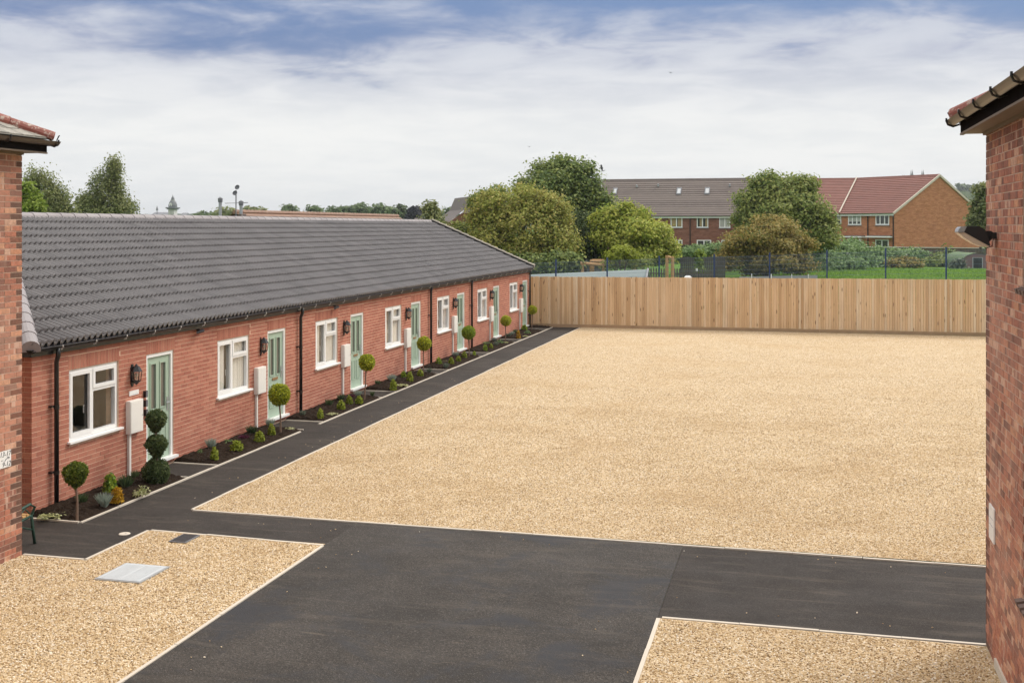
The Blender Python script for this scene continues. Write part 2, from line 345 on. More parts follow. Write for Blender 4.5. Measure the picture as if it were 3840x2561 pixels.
def leaf_mat(name, cols, trans=0.34, spec=0.25):
    m, nt, b = material(name); g = G(nt); r = g.rand(); n = len(cols)
    c = g.ramp(r, [(i / (n - 1), cols[i]) for i in range(n)])
    pt = g.noise(g.pos(), 0.55, 3, 0.5)
    c = g.mix(g.rng(pt, 0.4, 0.65, 0.0, 0.35), c, cols[-1])
    g.put(b.inputs['Base Color'], c); b.inputs['Roughness'].default_value = 0.6; b.inputs['Specular IOR Level'].default_value = spec
    t = g.n('ShaderNodeBsdfTranslucent'); g.put(t.inputs[0], c); mx = g.n('ShaderNodeMixShader'); mx.inputs[0].default_value = trans
    nt.links.new(b.outputs[0], mx.inputs[1]); nt.links.new(t.outputs[0], mx.inputs[2]); nt.links.new(mx.outputs[0], nt.nodes['Material Output'].inputs[0])
    return m
LM = {
 'olive': [(0.180, 0.211, 0.044), (0.284, 0.319, 0.066), (0.378, 0.399, 0.091), (0.474, 0.378, 0.118)],
 'dark': [(0.068, 0.113, 0.039), (0.127, 0.191, 0.057), (0.205, 0.273, 0.079), (0.319, 0.348, 0.099)],
 'midgreen': [(0.091, 0.141, 0.036), (0.164, 0.230, 0.054), (0.254, 0.305, 0.076), (0.363, 0.371, 0.109)],
 'bright': [(0.143, 0.211, 0.025), (0.269, 0.357, 0.047), (0.437, 0.464, 0.073), (0.479, 0.464, 0.111)],
 'bronze': [(0.117, 0.148, 0.033), (0.221, 0.209, 0.046), (0.349, 0.255, 0.073), (0.488, 0.376, 0.133)],
 'birch': [(0.108, 0.139, 0.060), (0.179, 0.216, 0.081), (0.254, 0.278, 0.105), (0.309, 0.316, 0.134)],
 'lime': [(0.088, 0.156, 0.020), (0.189, 0.272, 0.037), (0.302, 0.376, 0.058)],
 'ivy': [(0.064, 0.128, 0.046), (0.119, 0.209, 0.073), (0.218, 0.327, 0.128), (0.309, 0.426, 0.182)],
 'thuja': [(0.075, 0.141, 0.020), (0.149, 0.248, 0.026), (0.281, 0.380, 0.042), (0.462, 0.528, 0.050)],
 'thuja_gold': [(0.135, 0.176, 0.014), (0.270, 0.317, 0.022), (0.432, 0.459, 0.030), (0.594, 0.581, 0.047)],
  'thuja_dark': [(0.03, 0.055, 0.010), (0.07, 0.115, 0.016), (0.13, 0.18, 0.024), (0.22, 0.25, 0.03)],
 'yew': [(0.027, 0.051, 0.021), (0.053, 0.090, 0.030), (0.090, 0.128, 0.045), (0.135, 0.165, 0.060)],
 'silver': [(0.20, 0.25, 0.20), (0.30, 0.36, 0.30), (0.40, 0.46, 0.40)],
 'greygreen': [(0.09, 0.12, 0.08), (0.15, 0.18, 0.13), (0.22, 0.25, 0.19)],
 'rosemary': [(0.045, 0.083, 0.033), (0.083, 0.128, 0.053), (0.150, 0.195, 0.090)],
 'gold': [(0.32, 0.17, 0.012), (0.50, 0.28, 0.018), (0.6, 0.38, 0.03)],
 'limeshrub': [(0.13, 0.17, 0.018), (0.26, 0.31, 0.03), (0.38, 0.42, 0.06)],
 'variegated': [(0.12, 0.16, 0.05), (0.45, 0.45, 0.20), (0.62, 0.62, 0.38)],
 'heather': [(0.06, 0.02, 0.03), (0.13, 0.035, 0.065), (0.20, 0.06, 0.11)],
 'blackthorn': [(0.010, 0.012, 0.018), (0.016, 0.018, 0.028), (0.03, 0.03, 0.04)],
 'fartree': [(0.083, 0.128, 0.060), (0.128, 0.180, 0.078), (0.180, 0.232, 0.105)],
 'petal': [(0.6, 0.62, 0.55), (0.75, 0.75, 0.7)],
 'grass': [(0.120, 0.240, 0.030), (0.195, 0.345, 0.045), (0.285, 0.435, 0.068)],
}
for k, v in LM.items(): M['leaf_' + k] = leaf_mat(k + '_leaves', v)
def lawn_mat():
    m, nt, b = material('lawn_grass'); g = G(nt); p = g.pos()
    c = g.mix(g.noise(g.scale(p, (0.5, 0.12, 1)), 1.0, 6, 0.65), (0.07, 0.15, 0.02), (0.15, 0.27, 0.038))
    c = g.mix(g.rng(g.noise(p, 9, 4, 0.7), 0.35, 0.75, 0.0, 0.6), c, (0.05, 0.10, 0.018))
    g.put(b.inputs['Base Color'], c); b.inputs['Roughness'].default_value = 0.9; b.inputs['Specular IOR Level'].default_value = 0.1
    g.put(b.inputs['Normal'], g.bump(g.noise(p, 14, 4), 0.8, 0.08)); return m
M['lawn'] = lawn_mat()
def far_mat():
    m, nt, b = material('far_country'); g = G(nt); p = g.pos()
    c = g.mix(g.noise(p, 0.02, 5, 0.6), (0.035, 0.06, 0.022), (0.075, 0.10, 0.04))
    g.put(b.inputs['Base Color'], c); b.inputs['Roughness'].default_value = 1.0; b.inputs['Specular IOR Level'].default_value = 0.0; return m
M['country'] = far_mat()

# ------------------------------------------------------------------ mesh helpers
class MB:
    def __init__(s): s.v = []; s.f = []
    def quad(s, a, b, c, d): i = len(s.v); s.v += [tuple(a), tuple(b), tuple(c), tuple(d)]; s.f.append((i, i+1, i+2, i+3)); return s
    def poly(s, pts): i = len(s.v); s.v += [tuple(p) for p in pts]; s.f.append(tuple(range(i, i + len(pts)))); return s
    def box(s, x0, x1, y0, y1, z0, z1, skip=''):
        i = len(s.v)
        s.v += [(x0,y0,z0),(x1,y0,z0),(x1,y1,z0),(x0,y1,z0),(x0,y0,z1),(x1,y0,z1),(x1,y1,z1),(x0,y1,z1)]
        fs = {'d':(0,3,2,1),'u':(4,5,6,7),'s':(0,1,5,4),'n':(2,3,7,6),'w':(3,0,4,7),'e':(1,2,6,5)}
        for k, f in fs.items():
            if k not in skip: s.f.append(tuple(i + q for q in f))
        return s
    def extrude(s, prof, a, b, up=(0,0,1), caps=True):
        """closed 2D profile (right, up) swept from a to b"""
        a, b = Vector(a), Vector(b); d = (b - a).normalized(); upv = Vector(up); r = d.cross(upv).normalized(); u = r.cross(d)
        n = len(prof); i = len(s.v)
        for o in (a, b): s.v += [tuple(o + r * p + u * q) for p, q in prof]
        for k in range(n): s.f.append((i + k, i + (k+1) % n, i + n + (k+1) % n, i + n + k))
        if caps: s.f.append(tuple(i + n - 1 - k for k in range(n))); s.f.append(tuple(i + n + k for k in range(n)))
        return s
    def tube(s, pts, rad, n=8, caps=True):
        pts = [Vector(p) for p in pts]; rs = rad if isinstance(rad, (list, tuple)) else [rad] * len(pts); i0 = len(s.v)
        for k, p in enumerate(pts):
            d = (pts[min(k+1, len(pts)-1)] - pts[max(k-1, 0)]).normalized()
            ref = Vector((0,0,1)) if abs(d.z) < 0.9 else Vector((1,0,0)); r = d.cross(ref).normalized(); u = r.cross(d)
            s.v += [tuple(p + (r * math.cos(2*math.pi*j/n) + u * math.sin(2*math.pi*j/n)) * rs[k]) for j in range(n)]
        for k in range(len(pts)-1):
            for j in range(n):
                a = i0 + k*n + j; b = i0 + k*n + (j+1) % n; s.f.append((a, b, b + n, a + n))
        if caps:
            s.f.append(tuple(i0 + n - 1 - j for j in range(n))); e = i0 + (len(pts)-1)*n; s.f.append(tuple(e + j for j in range(n)))
        return s
    def lathe(s, prof, c=(0,0,0), n=16, a0=0.0, a1=2*math.pi):
        full = abs(a1 - a0 - 2*math.pi) < 1e-6; m = n if full else n + 1; i0 = len(s.v)
        for r, z in prof:
            for j in range(m):
                a = a0 + (a1 - a0) * j / n; s.v.append((c[0] + r*math.cos(a), c[1] + r*math.sin(a), c[2] + z))
        for k in range(len(prof)-1):
            for j in range(n):
                j2 = (j+1) % m; s.f.append((i0 + k*m + j, i0 + k*m + j2, i0 + (k+1)*m + j2, i0 + (k+1)*m + j))
        return s
    def mesh(s, name, mat, smooth=False):
        me = bpy.data.meshes.new(name); me.from_pydata(s.v, [], s.f); me.update()
        if mat: me.materials.append(M[mat] if isinstance(mat, str) else mat)
        if smooth: me.polygons.foreach_set('use_smooth', [True] * len(me.polygons))
        return me
WL = {}     # world position of each object's origin
def link(name, data, parent=None, loc=None):
    o = bpy.data.objects.new(name, data); COL.objects.link(o)
    if parent is not None:
        o.parent = parent; pw = WL[parent]
        if loc is None: o.location = -pw; WL[o] = Vector((0,0,0))
        else: o.location = Vector(loc) - pw; WL[o] = Vector(loc)
    else:
        o.location = loc or (0,0,0); WL[o] = Vector(loc or (0,0,0))
    return o
def part(name, mb, mat, parent, smooth=False, kind=None, label=None):
    """mesh in world coordinates, child of parent"""
    o = link(name, mb.mesh(name, mat, smooth), parent)
    if kind: o['kind'] = kind
    if label: o['label'] = label
    return o
def lpart(name, data, parent, loc=(0,0,0), rot=(0,0,0)):
    """child in the parent's own coordinates"""
    o = bpy.data.objects.new(name, data); COL.objects.link(o); o.parent = parent; o.location = loc; o.rotation_euler = rot; WL[o] = Vector((0,0,0)); return o
def tag(o, label, cat, group=None):
    o['label'] = label; o['category'] = cat
    if group: o['group'] = group
    return o
def empty(name, loc, label, cat, group=None, rz=0.0):
    o = link(name, None, None, tuple(loc)); o.empty_display_size = 0.2; o.rotation_euler = (0,0,rz)
    return tag(o, label, cat, group)
def single(name, mb, mat, label, cat, group=None, smooth=False):
    return tag(link(name, mb.mesh(name, mat, smooth)), label, cat, group)
def struct(name, mb, mat, parent=None, smooth=False):
    o = link(name, mb.mesh(name, mat, smooth), parent)
    o['kind'] = 'structure'; return o
def copy_thing(src, loc, label, rz=None, scale=None):
    t = src.copy(); COL.objects.link(t); t.location = loc; t['label'] = label
    if rz is not None: t.rotation_euler = (0, 0, rz)
    if scale: t.scale = scale
    def rec(a, b):
        for ch in a.children:
            c = ch.copy(); COL.objects.link(c); c.parent = b; rec(ch, c)
    rec(src, t); return t

# ------------------------------------------------------------------ ground
GX0, GX1 = -13.5, 10.0
def gz(x, y):
    """height of the land beyond the yard"""
    if y < 48: return -0.04
    base = 0.25 + max(0.0, min(1.0, (x + 11) / 18)) * 0.62
    near = -0.04 + (base + 0.04) * min(1.0, (y - 48) / 4.0)
    t = min(1.0, max(0.0, (y - 52) / 22)); t = t * t * (3 - 2 * t)
    return near + (1.35 - base) * t if y > 52 else near
mb = MB()
xs = [-4000, -600, -120, -60] + [-40 + 2.5 * i for i in range(33)] + [60, 120, 600, 4000]
ys = [-400, -40, 0, 30, 46.9, 48, 50, 52] + [54 + 3 * i for i in range(10)] + [90, 110, 160, 400, 1200, 5000]
for y in ys:
    for x in xs: mb.v.append((x, y, gz(x, y)))
nx = len(xs)
for j in range(len(ys)-1):
    for i in range(nx-1): a = j*nx + i; mb.f.append((a, a+1, a+1+nx, a+nx))
struct('ground', mb, 'lawn', smooth=True)

def sheet(name, polys, z, mat):
    m = MB()
    for x0, x1, y0, y1 in polys: m.quad((x0,y0,z),(x1,y0,z),(x1,y1,z),(x0,y1,z))
    return struct(name, m, mat)
sheet('path', [(-13.0, -8.86, 12.0, 46.72), (-8.86, -6.17, 13.9, 15.2), (-1.475, 2.6, 12.2, 15.2)], 0.0, 'asphalt_new')
sheet('road', [(-6.17, -1.475, -3.0, 15.18)], 0.006, 'asphalt_old')
BIG = (-8.86, 9.5, 15.2, 46.75); LEFT1 = (-8.86, -6.17, -2.0, 14.0); LEFT2 = (-9.9, -8.86, -2.0, 12.55); RIGHT = (-1.475, 1.95, -2.0, 12.25)
def grid_sheet(name, rects, z, step, amp, seed):
    rnd = random.Random(seed); m = MB()
    for x0, x1, y0, y1 in rects:
        nx_, ny_ = max(2, int((x1-x0)/step)), max(2, int((y1-y0)/step)); i0 = len(m.v)
        for j in range(ny_+1):
            for i in range(nx_+1):
                e = 0.0 if i in (0, nx_) or j in (0, ny_) else rnd.uniform(-amp, amp)
                m.v.append((x0 + (x1-x0)*i/nx_, y0 + (y1-y0)*j/ny_, z + e))
        for j in range(ny_):
            for i in range(nx_): a = i0 + j*(nx_+1) + i; m.f.append((a, a+1, a+nx_+2, a+nx_+1))
    return struct(name, m, 'gravel', smooth=True)
grid_sheet('gravel_yard', [BIG], 0.012, 0.5, 0.0012, 3)
grid_sheet('gravel_patch', [LEFT1, LEFT2], 0.012, 0.35, 0.0012, 4)
grid_sheet('gravel_patch', [RIGHT], 0.012, 0.35, 0.0012, 5)

def stones(name, rects, density, seed, label, radius=0.0098):
    m = MB()
    for x0, x1, y0, y1 in rects: m.quad((x0,y0,0.014),(x1,y0,0.014),(x1,y1,0.014),(x0,y1,0.014))
    o = link(name, m.mesh(name, 'gstone')); o['kind'] = 'stuff'; o['label'] = label
    ng = bpy.data.node_groups.new(name + '_scatter', 'GeometryNodeTree')
    ng.interface.new_socket('Geometry', in_out='INPUT', socket_type='NodeSocketGeometry'); ng.interface.new_socket('Geometry', in_out='OUTPUT', socket_type='NodeSocketGeometry')
    N, L = ng.nodes, ng.links
    gi, go = N.new('NodeGroupInput'), N.new('NodeGroupOutput')
    dp = N.new('GeometryNodeDistributePointsOnFaces'); dp.inputs['Density'].default_value = density; dp.inputs['Seed'].default_value = seed
    ic = N.new('GeometryNodeMeshIcoSphere'); ic.inputs['Radius'].default_value = radius; ic.inputs['Subdivisions'].default_value = 1
    sm = N.new('GeometryNodeSetMaterial'); sm.inputs['Material'].default_value = M['gstone']
    ip = N.new('GeometryNodeInstanceOnPoints')
    rr = N.new('FunctionNodeRandomValue'); rr.data_type = 'FLOAT_VECTOR'; rr.inputs[0].default_value = (-0.5, -0.5, 0); rr.inputs[1].default_value = (0.5, 0.5, 6.28); rr.inputs['Seed'].default_value = seed + 1
    rs = N.new('FunctionNodeRandomValue'); rs.data_type = 'FLOAT_VECTOR'; rs.inputs[0].default_value = (0.75, 0.6, 0.4); rs.inputs[1].default_value = (1.7, 1.2, 0.85); rs.inputs['Seed'].default_value = seed + 2
    L.new(gi.outputs[0], dp.inputs['Mesh']); L.new(dp.outputs['Points'], ip.inputs['Points'])
    L.new(ic.outputs['Mesh'], sm.inputs['Geometry']); L.new(sm.outputs[0], ip.inputs['Instance'])
    L.new(rr.outputs[0], ip.inputs['Rotation']); L.new(rs.outputs[0], ip.inputs['Scale'])
    L.new(ip.outputs[0], go.inputs[0])
    md = o.modifiers.new('scatter', 'NODES'); md.node_group = ng
    return o
stones('gravel_stones', [(-9.8, -8.9, 9.0, 12.52), (-8.84, -6.19, 8.8, 13.96), (-1.43, 1.86, 8.8, 12.22)], 2600, 11, 'loose golden gravel stones in the two small beds beside the road', 0.0098)
ZN = [(15.22, 18, 1800), (18, 20.5, 1450), (20.5, 23, 1100), (23, 26, 760), (26, 29.5, 460), (29.5, 34, 260), (34, 39, 130), (39, 46.6, 60)]
for i, (ya, yb, dn_) in enumerate(ZN): stones('gravel_stones', [(-8.85, 3.0 if yb < 21 else 7.0, ya, yb)], dn_*1.3, 21 + 3*i, 'loose golden gravel stones on the big yard', 0.008)

stones('stray_stones', [(-9.4, -8.92, 15.3, 30), (-8.7, -6.3, 14.15, 15.1), (-6.1, -5.5, 9, 13.9), (-2.1, -1.52, 9.2, 12.2), (-1.4, 1.8, 12.35, 13.0), (-6.1, 1.8, 14.6, 15.08)], 4, 91, 'stray pale gravel stones kicked onto the dark paths', 0.008)
# kerb edgings, stone by stone
def kerb(pts, label, w=0.042, top=0.020, gap_at=None):
    e = link('kerb', None, None, tuple(Vector(pts[0]).to_3d())); e['kind'] = 'structure'; e['label'] = label
    rnd = random.Random(len(label)); cache = {}
    for a, b in zip(pts[:-1], pts[1:]):
        a, b = Vector(a).to_3d(), Vector(b).to_3d(); d = b - a; Ln = d.length; d.normalize(); n = max(1, round(Ln / 0.915)); sl = Ln / n
        key = round(sl, 3)
        if key not in cache: cache[key] = MB().box(0.003, sl - 0.003, -w/2, w/2, -0.05, top, 'd').mesh('edging_stone', 'edging')
        for k in range(n):
            p = a + d * (sl * k)
            if gap_at and (p - Vector(gap_at)).length < 0.5: continue
            o = link('edging_stone', cache[key], e, tuple(p + Vector((rnd.uniform(-.003,.003), rnd.uniform(-.003,.003), rnd.uniform(-.004, .003)))))
            o.rotation_euler = (0, 0, math.atan2(d.y, d.x) + rnd.uniform(-.003, .003))
    return e
DOORS = [17.31 + 4.61 * k for k in range(7)]; WINS = [15.17 + 4.61 * k for k in range(7)]
kerb([(-10.06, 14.14), (-10.06, 46.5)], 'long pale kerb between the planted beds and the dark path', gap_at=(-10.06, 21.45, 0))
kerb([(-11.9, 14.17), (-10.09, 14.14)], 'short pale kerb across the near end of the first planted bed')
kerb([(-8.88, 15.2), (-8.88, 46.5)], 'long pale kerb between the dark path and the big gravel yard')
kerb([(-8.85, 15.17), (2.6, 15.12)], 'pale kerb along the near edge of the big gravel yard')
kerb([(-8.87, 12.57), (-8.87, 14.0)], 'pale kerb on the left side of the small gravel bed')
kerb([(-8.84, 14.03), (-6.17, 13.93)], 'pale kerb along the far side of the small left gravel bed')
kerb([(-6.17, 13.9), (-6.17, 2.0)], 'pale kerb between the small left gravel bed and the road')
kerb([(-9.8, 12.57), (-8.9, 12.57)], 'short pale kerb beside the foot of the left brick building')
kerb([(-1.43, 12.27), (1.9, 12.3)], 'pale kerb along the far side of the right gravel bed')
kerb([(-1.46, 12.24), (-1.46, 2.0)], 'pale kerb between the right gravel bed and the road')
PADS = []
for k, dy in enumerate(DOORS):
    y0, y1 = dy - 0.17, dy + 0.83; PADS.append((y0, y1))
    nth = ('first', 'second', 'third', 'fourth', 'fifth', 'sixth', 'seventh')[k]
    for y, side in ((y0, 'near'), (y1, 'far')):
        kerb([(-10.98, y), (-10.09, y)], 'short pale kerb on the %s side of the %s door step' % (side, nth), w=0.036)
# soil beds with clods
beds = []; prev = 14.19
for y0, y1 in PADS: beds.append((prev + 0.03, y0 - 0.03)); prev = y1
beds.append((prev + 0.03, 46.6))
rnd = random.Random(8)
for y0, y1 in beds:
    m = MB(); nx_, ny_ = 20, max(3, int((y1 - y0) / 0.05))
    for j in range(ny_+1):
        for i in range(nx_+1):
            fx, fy = i / nx_, j / ny_; e = min(1, 6 * min(fx + 0.08, 1 - fx, 12 * fy * (y1-y0)/3, 12 * (1 - fy) * (y1-y0)/3))
            m.v.append((-11.0 + 0.92 * fx, y0 + (y1-y0)*fy, 0.006 + e * (0.035 + 0.05 * (1 - fx) + rnd.uniform(-.022, .026))))
    for j in range(ny_):
        for i in range(nx_): a = j*(nx_+1) + i; m.f.append((a, a+1, a+nx_+2, a+nx_+1))
    struct('soil_bed', m, 'soil')

# ------------------------------------------------------------------ brickwork
BL, BH = 0.215, 0.065
def course_run(u0, u1, z, k, bond='stretcher'):
    """brick rectangles along one course"""
    out = []; p = 0.225
    if bond == 'stretcher': x = u0 - (0.1125 if k % 2 else 0.0)
    elif bond == 'header': x = u0; p = 0.1125
    else: x = u0
    if bond == 'flemish':
        i = k % 2; x = u0
        if k % 2: out.append((x, min(x + 0.0475, u1))); x += 0.0575
        while x < u1 - 0.02:
            w = BL if (i % 2 == 0) else 0.1025
            out.append((x, min(x + w, u1))); x += w + 0.01; i += 1
    else:
        while x < u1 - 0.02:
            a, b = max(x, u0), min(x + p - 0.01, u1)
            if b - a > 0.025: out.append((a, b))
            x += p
    return [(a, b, z, z + BH) for a, b in out]
def cut(rects, holes):
    res = []
    for a, b, z0, z1 in rects:
        segs = [(a, b)]
        for h0, h1, g0, g1 in holes:
            if z1 <= g0 + 0.012 or z0 >= g1 - 0.012: continue
            nsg = []
            for s0, s1 in segs:
                if s1 <= h0 or s0 >= h1: nsg.append((s0, s1)); continue
                if h0 - s0 > 0.03: nsg.append((s0, h0 - 0.002))
                if s1 - h1 > 0.03: nsg.append((h1 + 0.002, s1))
            segs = nsg
        res += [(s0, s1, z0, z1) for s0, s1 in segs]
    return res
def lay_bricks(parent, walls, limit, seed, stuff_name='brickwork'):
    """walls: (rects, place(u,z,out)->world point, material chooser). Nearest bricks are objects, the rest one part."""
    rnd = random.Random(seed); allb = []
    for rects, org, du, dn, matf in walls:
        org, du, dn = Vector(org), Vector(du), Vector(dn)
        for r in rects:
            c = org + du * ((r[0]+r[1])/2) + Vector((0,0,(r[2]+r[3])/2)); allb.append(((c - C0).length, r, org, du, dn, matf(r, rnd)))
    def seen(t):
        c = t[2] + t[3] * ((t[1][0]+t[1][1])/2) + Vector((0, 0, (t[1][2]+t[1][3])/2)) - C0
        dep = c.dot(FW)
        if dep < 0.5: return 1
        u = CX + FPX * c.dot(RT) / dep; v = HY - FPX * c.z / dep
        return 0 if (-10 < u < 3850 and -10 < v < 2571 and (C0 - (c + C0)).dot(t[4]) > 0) else 1
    allb.sort(key=lambda t: (seen(t), t[0])); cache = {}; joined = {}
    for i, (dist, (a, b, z0, z1), org, du, dn, mat) in enumerate(allb):
        w, h = b - a, z1 - z0; prd = rnd.uniform(-0.0015, 0.002)
        if i < limit:
            key = (round(w, 3), round(h, 3), mat)
            if key not in cache: cache[key] = MB().box(-w/2, w/2, -0.02, 0, -h/2, h/2, 's').mesh('brick', mat)
            p = org + du * ((a+b)/2) + Vector((0,0,(z0+z1)/2)) + dn * prd
            o = link('brick', cache[key], parent, tuple(p)); o.rotation_euler = (0, 0, math.atan2(-dn.x, dn.y))
        else:
            j = joined.setdefault(mat, MB()); P = lambda u, n, z: org + du * u + dn * (n + prd) + Vector((0,0,z)); n0 = -0.02
            q = [P(a,0,z0),P(b,0,z0),P(b,0,z1),P(a,0,z1),P(a,n0,z0),P(b,n0,z0),P(b,n0,z1),P(a,n0,z1)]; i0 = len(j.v); j.v += [tuple(x) for x in q]
            j.f += [tuple(i0+k for k in f) for f in ((0,1,2,3),(0,4,5,1),(3,2,6,7),(0,3,7,4),(1,5,6,2))]
    for mat, j in joined.items(): part(stuff_name, j, mat, parent, kind='stuff')

# ------------------------------------------------------------------ the terrace of flats
FX = -11.0; TY0, TY1 = 14.29, 46.15; HEAD = 2.055; SILL = 0.905; EAVE = 2.44
T = empty('terrace', (-15.4, 30.2, 0), 'long low red brick terrace with grey tiled roof and seven green doors', 'building')
WIN_W, DOOR_W = 1.315, 0.875
holes = [(y, y + WIN_W, SILL, HEAD) for y in WINS] + [(y, y + DOOR_W, 0.12, HEAD) for y in DOORS]
core = MB(); CXF = FX - 0.0035
cuts = sorted([(y, y + WIN_W, SILL, HEAD) for y in WINS] + [(y, y + DOOR_W, 0.02, HEAD) for y in DOORS]); y = TY0 + 0.006
for a, b, z0, z1 in cuts:
    core.box(CXF - 0.24, CXF, y, a, -0.1, EAVE); core.box(CXF - 0.24, CXF, a, b, -0.1, z0); core.box(CXF - 0.24, CXF, a, b, z1, EAVE); y = b
core.box(CXF - 0.24, CXF, y, TY1, -0.1, EAVE)
core.box(-19.9, CXF - 0.24, TY0 + 0.006, TY0 + 0.25, -0.1, EAVE); core.box(-19.9, CXF - 0.24, TY1 - 0.25, TY1, -0.1, EAVE); core.box(-20.1, -19.9, TY0, TY1, -0.1, EAVE)
core.poly([(-11.1, TY1, EAVE), (-19.9, TY1, EAVE), (-15.45, TY1, 4.42)]); 
part('wall', core, 'mortar_new', T)
soldiers = []
for y in WINS: soldiers.append((y - 0.02, y + WIN_W + 0.02))
for y in DOORS: soldiers.append((y - 0.02, y + DOOR_W + 0.05))
shole = holes + [(a, b, HEAD, HEAD + 0.226) for a, b in soldiers]
rects = []
for k in range(32):
    z = 0.04 + k * 0.075 - 0.0; rects += course_run(TY0, TY1, z, k)
rects = cut(rects, shole)
for a, b in soldiers:
    n = int(round((b - a) / 0.075)); p = (b - a) / n
    rects += [(a + p*i + 0.005, a + p*(i+1) - 0.005, HEAD + 0.006, HEAD + 0.218) for i in range(n)]
er = []
for k in range(32): er += [(a, b, z0, z1) for a, b, z0, z1 in course_run(0.02 if k % 2 else 0.02, 2.2, 0.04 + k*0.075, k + 1)]
lay_bricks(T, [(rects, (FX, 0, 0), (0, 1, 0), (1, 0, 0), lambda r, q: 'brick_new'), (er, (FX, TY0, 0), (-1, 0, 0), (0, -1, 0), lambda r, q: 'brick_new')], 300, 5)
# rooms behind the glass
room = MB()
x0, x1 = -14.6, CXF - 0.24
room.quad((x0,TY0+.3,.14),(x1,TY0+.3,.14),(x1,TY1-.3,.14),(x0,TY1-.3,.14)); room.quad((x0,TY0+.3,2.4),(x0,TY1-.3,2.4),(x1,TY1-.3,2.4),(x1,TY0+.3,2.4)); room.quad((x0,TY0+.3,.14),(x0,TY1-.3,.14),(x0,TY1-.3,2.4),(x0,TY0+.3,2.4))
for k in range(1, 7): yy = 14.05 + 4.61*k + 0.35; room.box(x0, x1, yy, yy + 0.1, 0.14, 2.4)
for yy in (TY0 + .26, TY1 - .3): room.box(x0, x1, yy, yy + 0.04, 0.14, 2.4)
part('interior', room, 'interior', T)
# windows
def rect_frame(m, x0, x1, y0, y1, z0, z1, t, tb=None):
    tb = tb or t
    m.box(x0, x1, y0, y0 + t, z0, z1); m.box(x0, x1, y1 - t, y1, z0, z1); m.box(x0, x1, y0 + t, y1 - t, z1 - t, z1); m.box(x0, x1, y0 + t, y1 - t, z0, z0 + tb)
for k, y in enumerate(WINS):
    fx1 = FX - 0.028; fx0 = fx1 - 0.07; y0, y1 = y + 0.006, y + WIN_W - 0.006; z0, z1 = SILL + 0.045, HEAD - 0.006
    ym = y0 + (y1 - y0) * 0.475; zt = z1 - (z1 - z0) * 0.345
    m = MB(); rect_frame(m, fx0, fx1, y0, y1, z0, z1, 0.06); m.box(fx0, fx1 - .001, ym - 0.03, ym + 0.03, z0 + .06, z1 - .06); m.box(fx0, fx1 - .002, ym + .03, y1 - .06, zt - .03, zt + .03)
    w = part('window', m, 'white', T)
    m = MB(); rect_frame(m, fx1 - .03, fx1 + .012, y0 + .045, ym - .018, z0 + .045, z1 - .045, .058); part('sash', m, 'white', w)
    m = MB(); rect_frame(m, fx1 - .03, fx1 + .012, ym + .018, y1 - .045, zt + .016, z1 - .045, .055); part('sash', m, 'white', w)
    xg = fx0 + 0.03
    for a, b, c, d in ((y0 + .09, ym - .06, z0 + .09, z1 - .09), (ym + .06, y1 - .09, zt + .06, z1 - .09), (ym + .03, y1 - .06, z0 + .06, zt - .03)):
        part('pane', MB().quad((xg, a, c), (xg, b, c), (xg, b, d), (xg, a, d)), 'glass', w)
    m = MB(); m.extrude([(0, 0), (0.16, -0.012), (0.16, -0.042), (0, -0.042)], (fx0 + .0, y - .05, SILL + .045), (fx0 + .0, y + WIN_W + .06, SILL + .045)); 
    m.v = [(x, yy, z) for x, yy, z in m.v]; part('sill', m, 'white', w)
    m = MB(); m.tube([(fx0 - .02, ym - .075, 1.42), (fx0 - .035, ym - .075, 1.42), (fx0 - .035, ym - .072, 1.30)], .01, 6); part('handle', m, 'white', w)
# doors
for k, y in enumerate(DOORS):
    y0, y1 = y, y + DOOR_W; m = MB(); lx0, lx1 = FX - .095, FX - .05; a, b = y0 + .062, y1 - .066; z0, z1 = .155, HEAD - .065
    cw = (b - a); gl = [(a + cw*.19, a + cw*.40), (a + cw*.60, a + cw*.81)]; gz0, gz1 = 1.07, 1.86
    m.box(lx0, lx1, a, gl[0][0], z0, z1); m.box(lx0, lx1, gl[0][1], gl[1][0], z0, z1); m.box(lx0, lx1, gl[1][1], b, z0, z1)
    for g0, g1 in gl: m.box(lx0, lx1, g0, g1, z0, gz0); m.box(lx0, lx1, g0, g1, gz1, z1)
    d = part('door', m, 'green_door', T)
    for g0, g1 in gl:
        part('pane', MB().quad((lx1 - .016, g0, gz0), (lx1 - .016, g1, gz0), (lx1 - .016, g1, gz1), (lx1 - .016, g0, gz1)), 'glass_obscure', d)
        m = MB(); rect_frame(m, lx1 - .002, lx1 + .014, g0 - .022, g1 + .022, gz0 - .022, gz1 + .022, .022); part('moulding', m, 'green_door', d)
        m = MB(); rect_frame(m, lx1 - .002, lx1 + .012, g0 - .03, g1 + .03, .36, .86, .024); m.box(lx1 - .002, lx1 + .008, g0 + .012, g1 - .012, .40, .82); part('door_panel', m, 'green_door', d)
    yc = (a + b) / 2; part('letter_plate', MB().box(lx1, lx1 + .016, yc - .13, yc + .13, .955, 1.005), 'brass', d)
    part('handle', MB().box(lx1, lx1 + .012, b - .085, b - .05, .98, 1.22).tube([(lx1 + .01, b - .068, 1.13), (lx1 + .05, b - .068, 1.13), (lx1 + .05, b - .17, 1.13)], .009, 6), 'steel', d)
    m = MB(); fx0, fx1 = FX - .11, FX - .018
    m.box(fx0, fx1, y0 + .002, a - .002, .13, HEAD - .004); m.box(fx0, fx1, b + .002, y1 - .002, .13, HEAD - .004); m.box(fx0, fx1, a - .002, b + .002, z1 + .003, HEAD - .004); part('door_frame', m, 'white', d)
    part('threshold', MB().box(FX - .12, FX + .075, y0 - .01, y1 + .05, .105, .152), 'white', d)
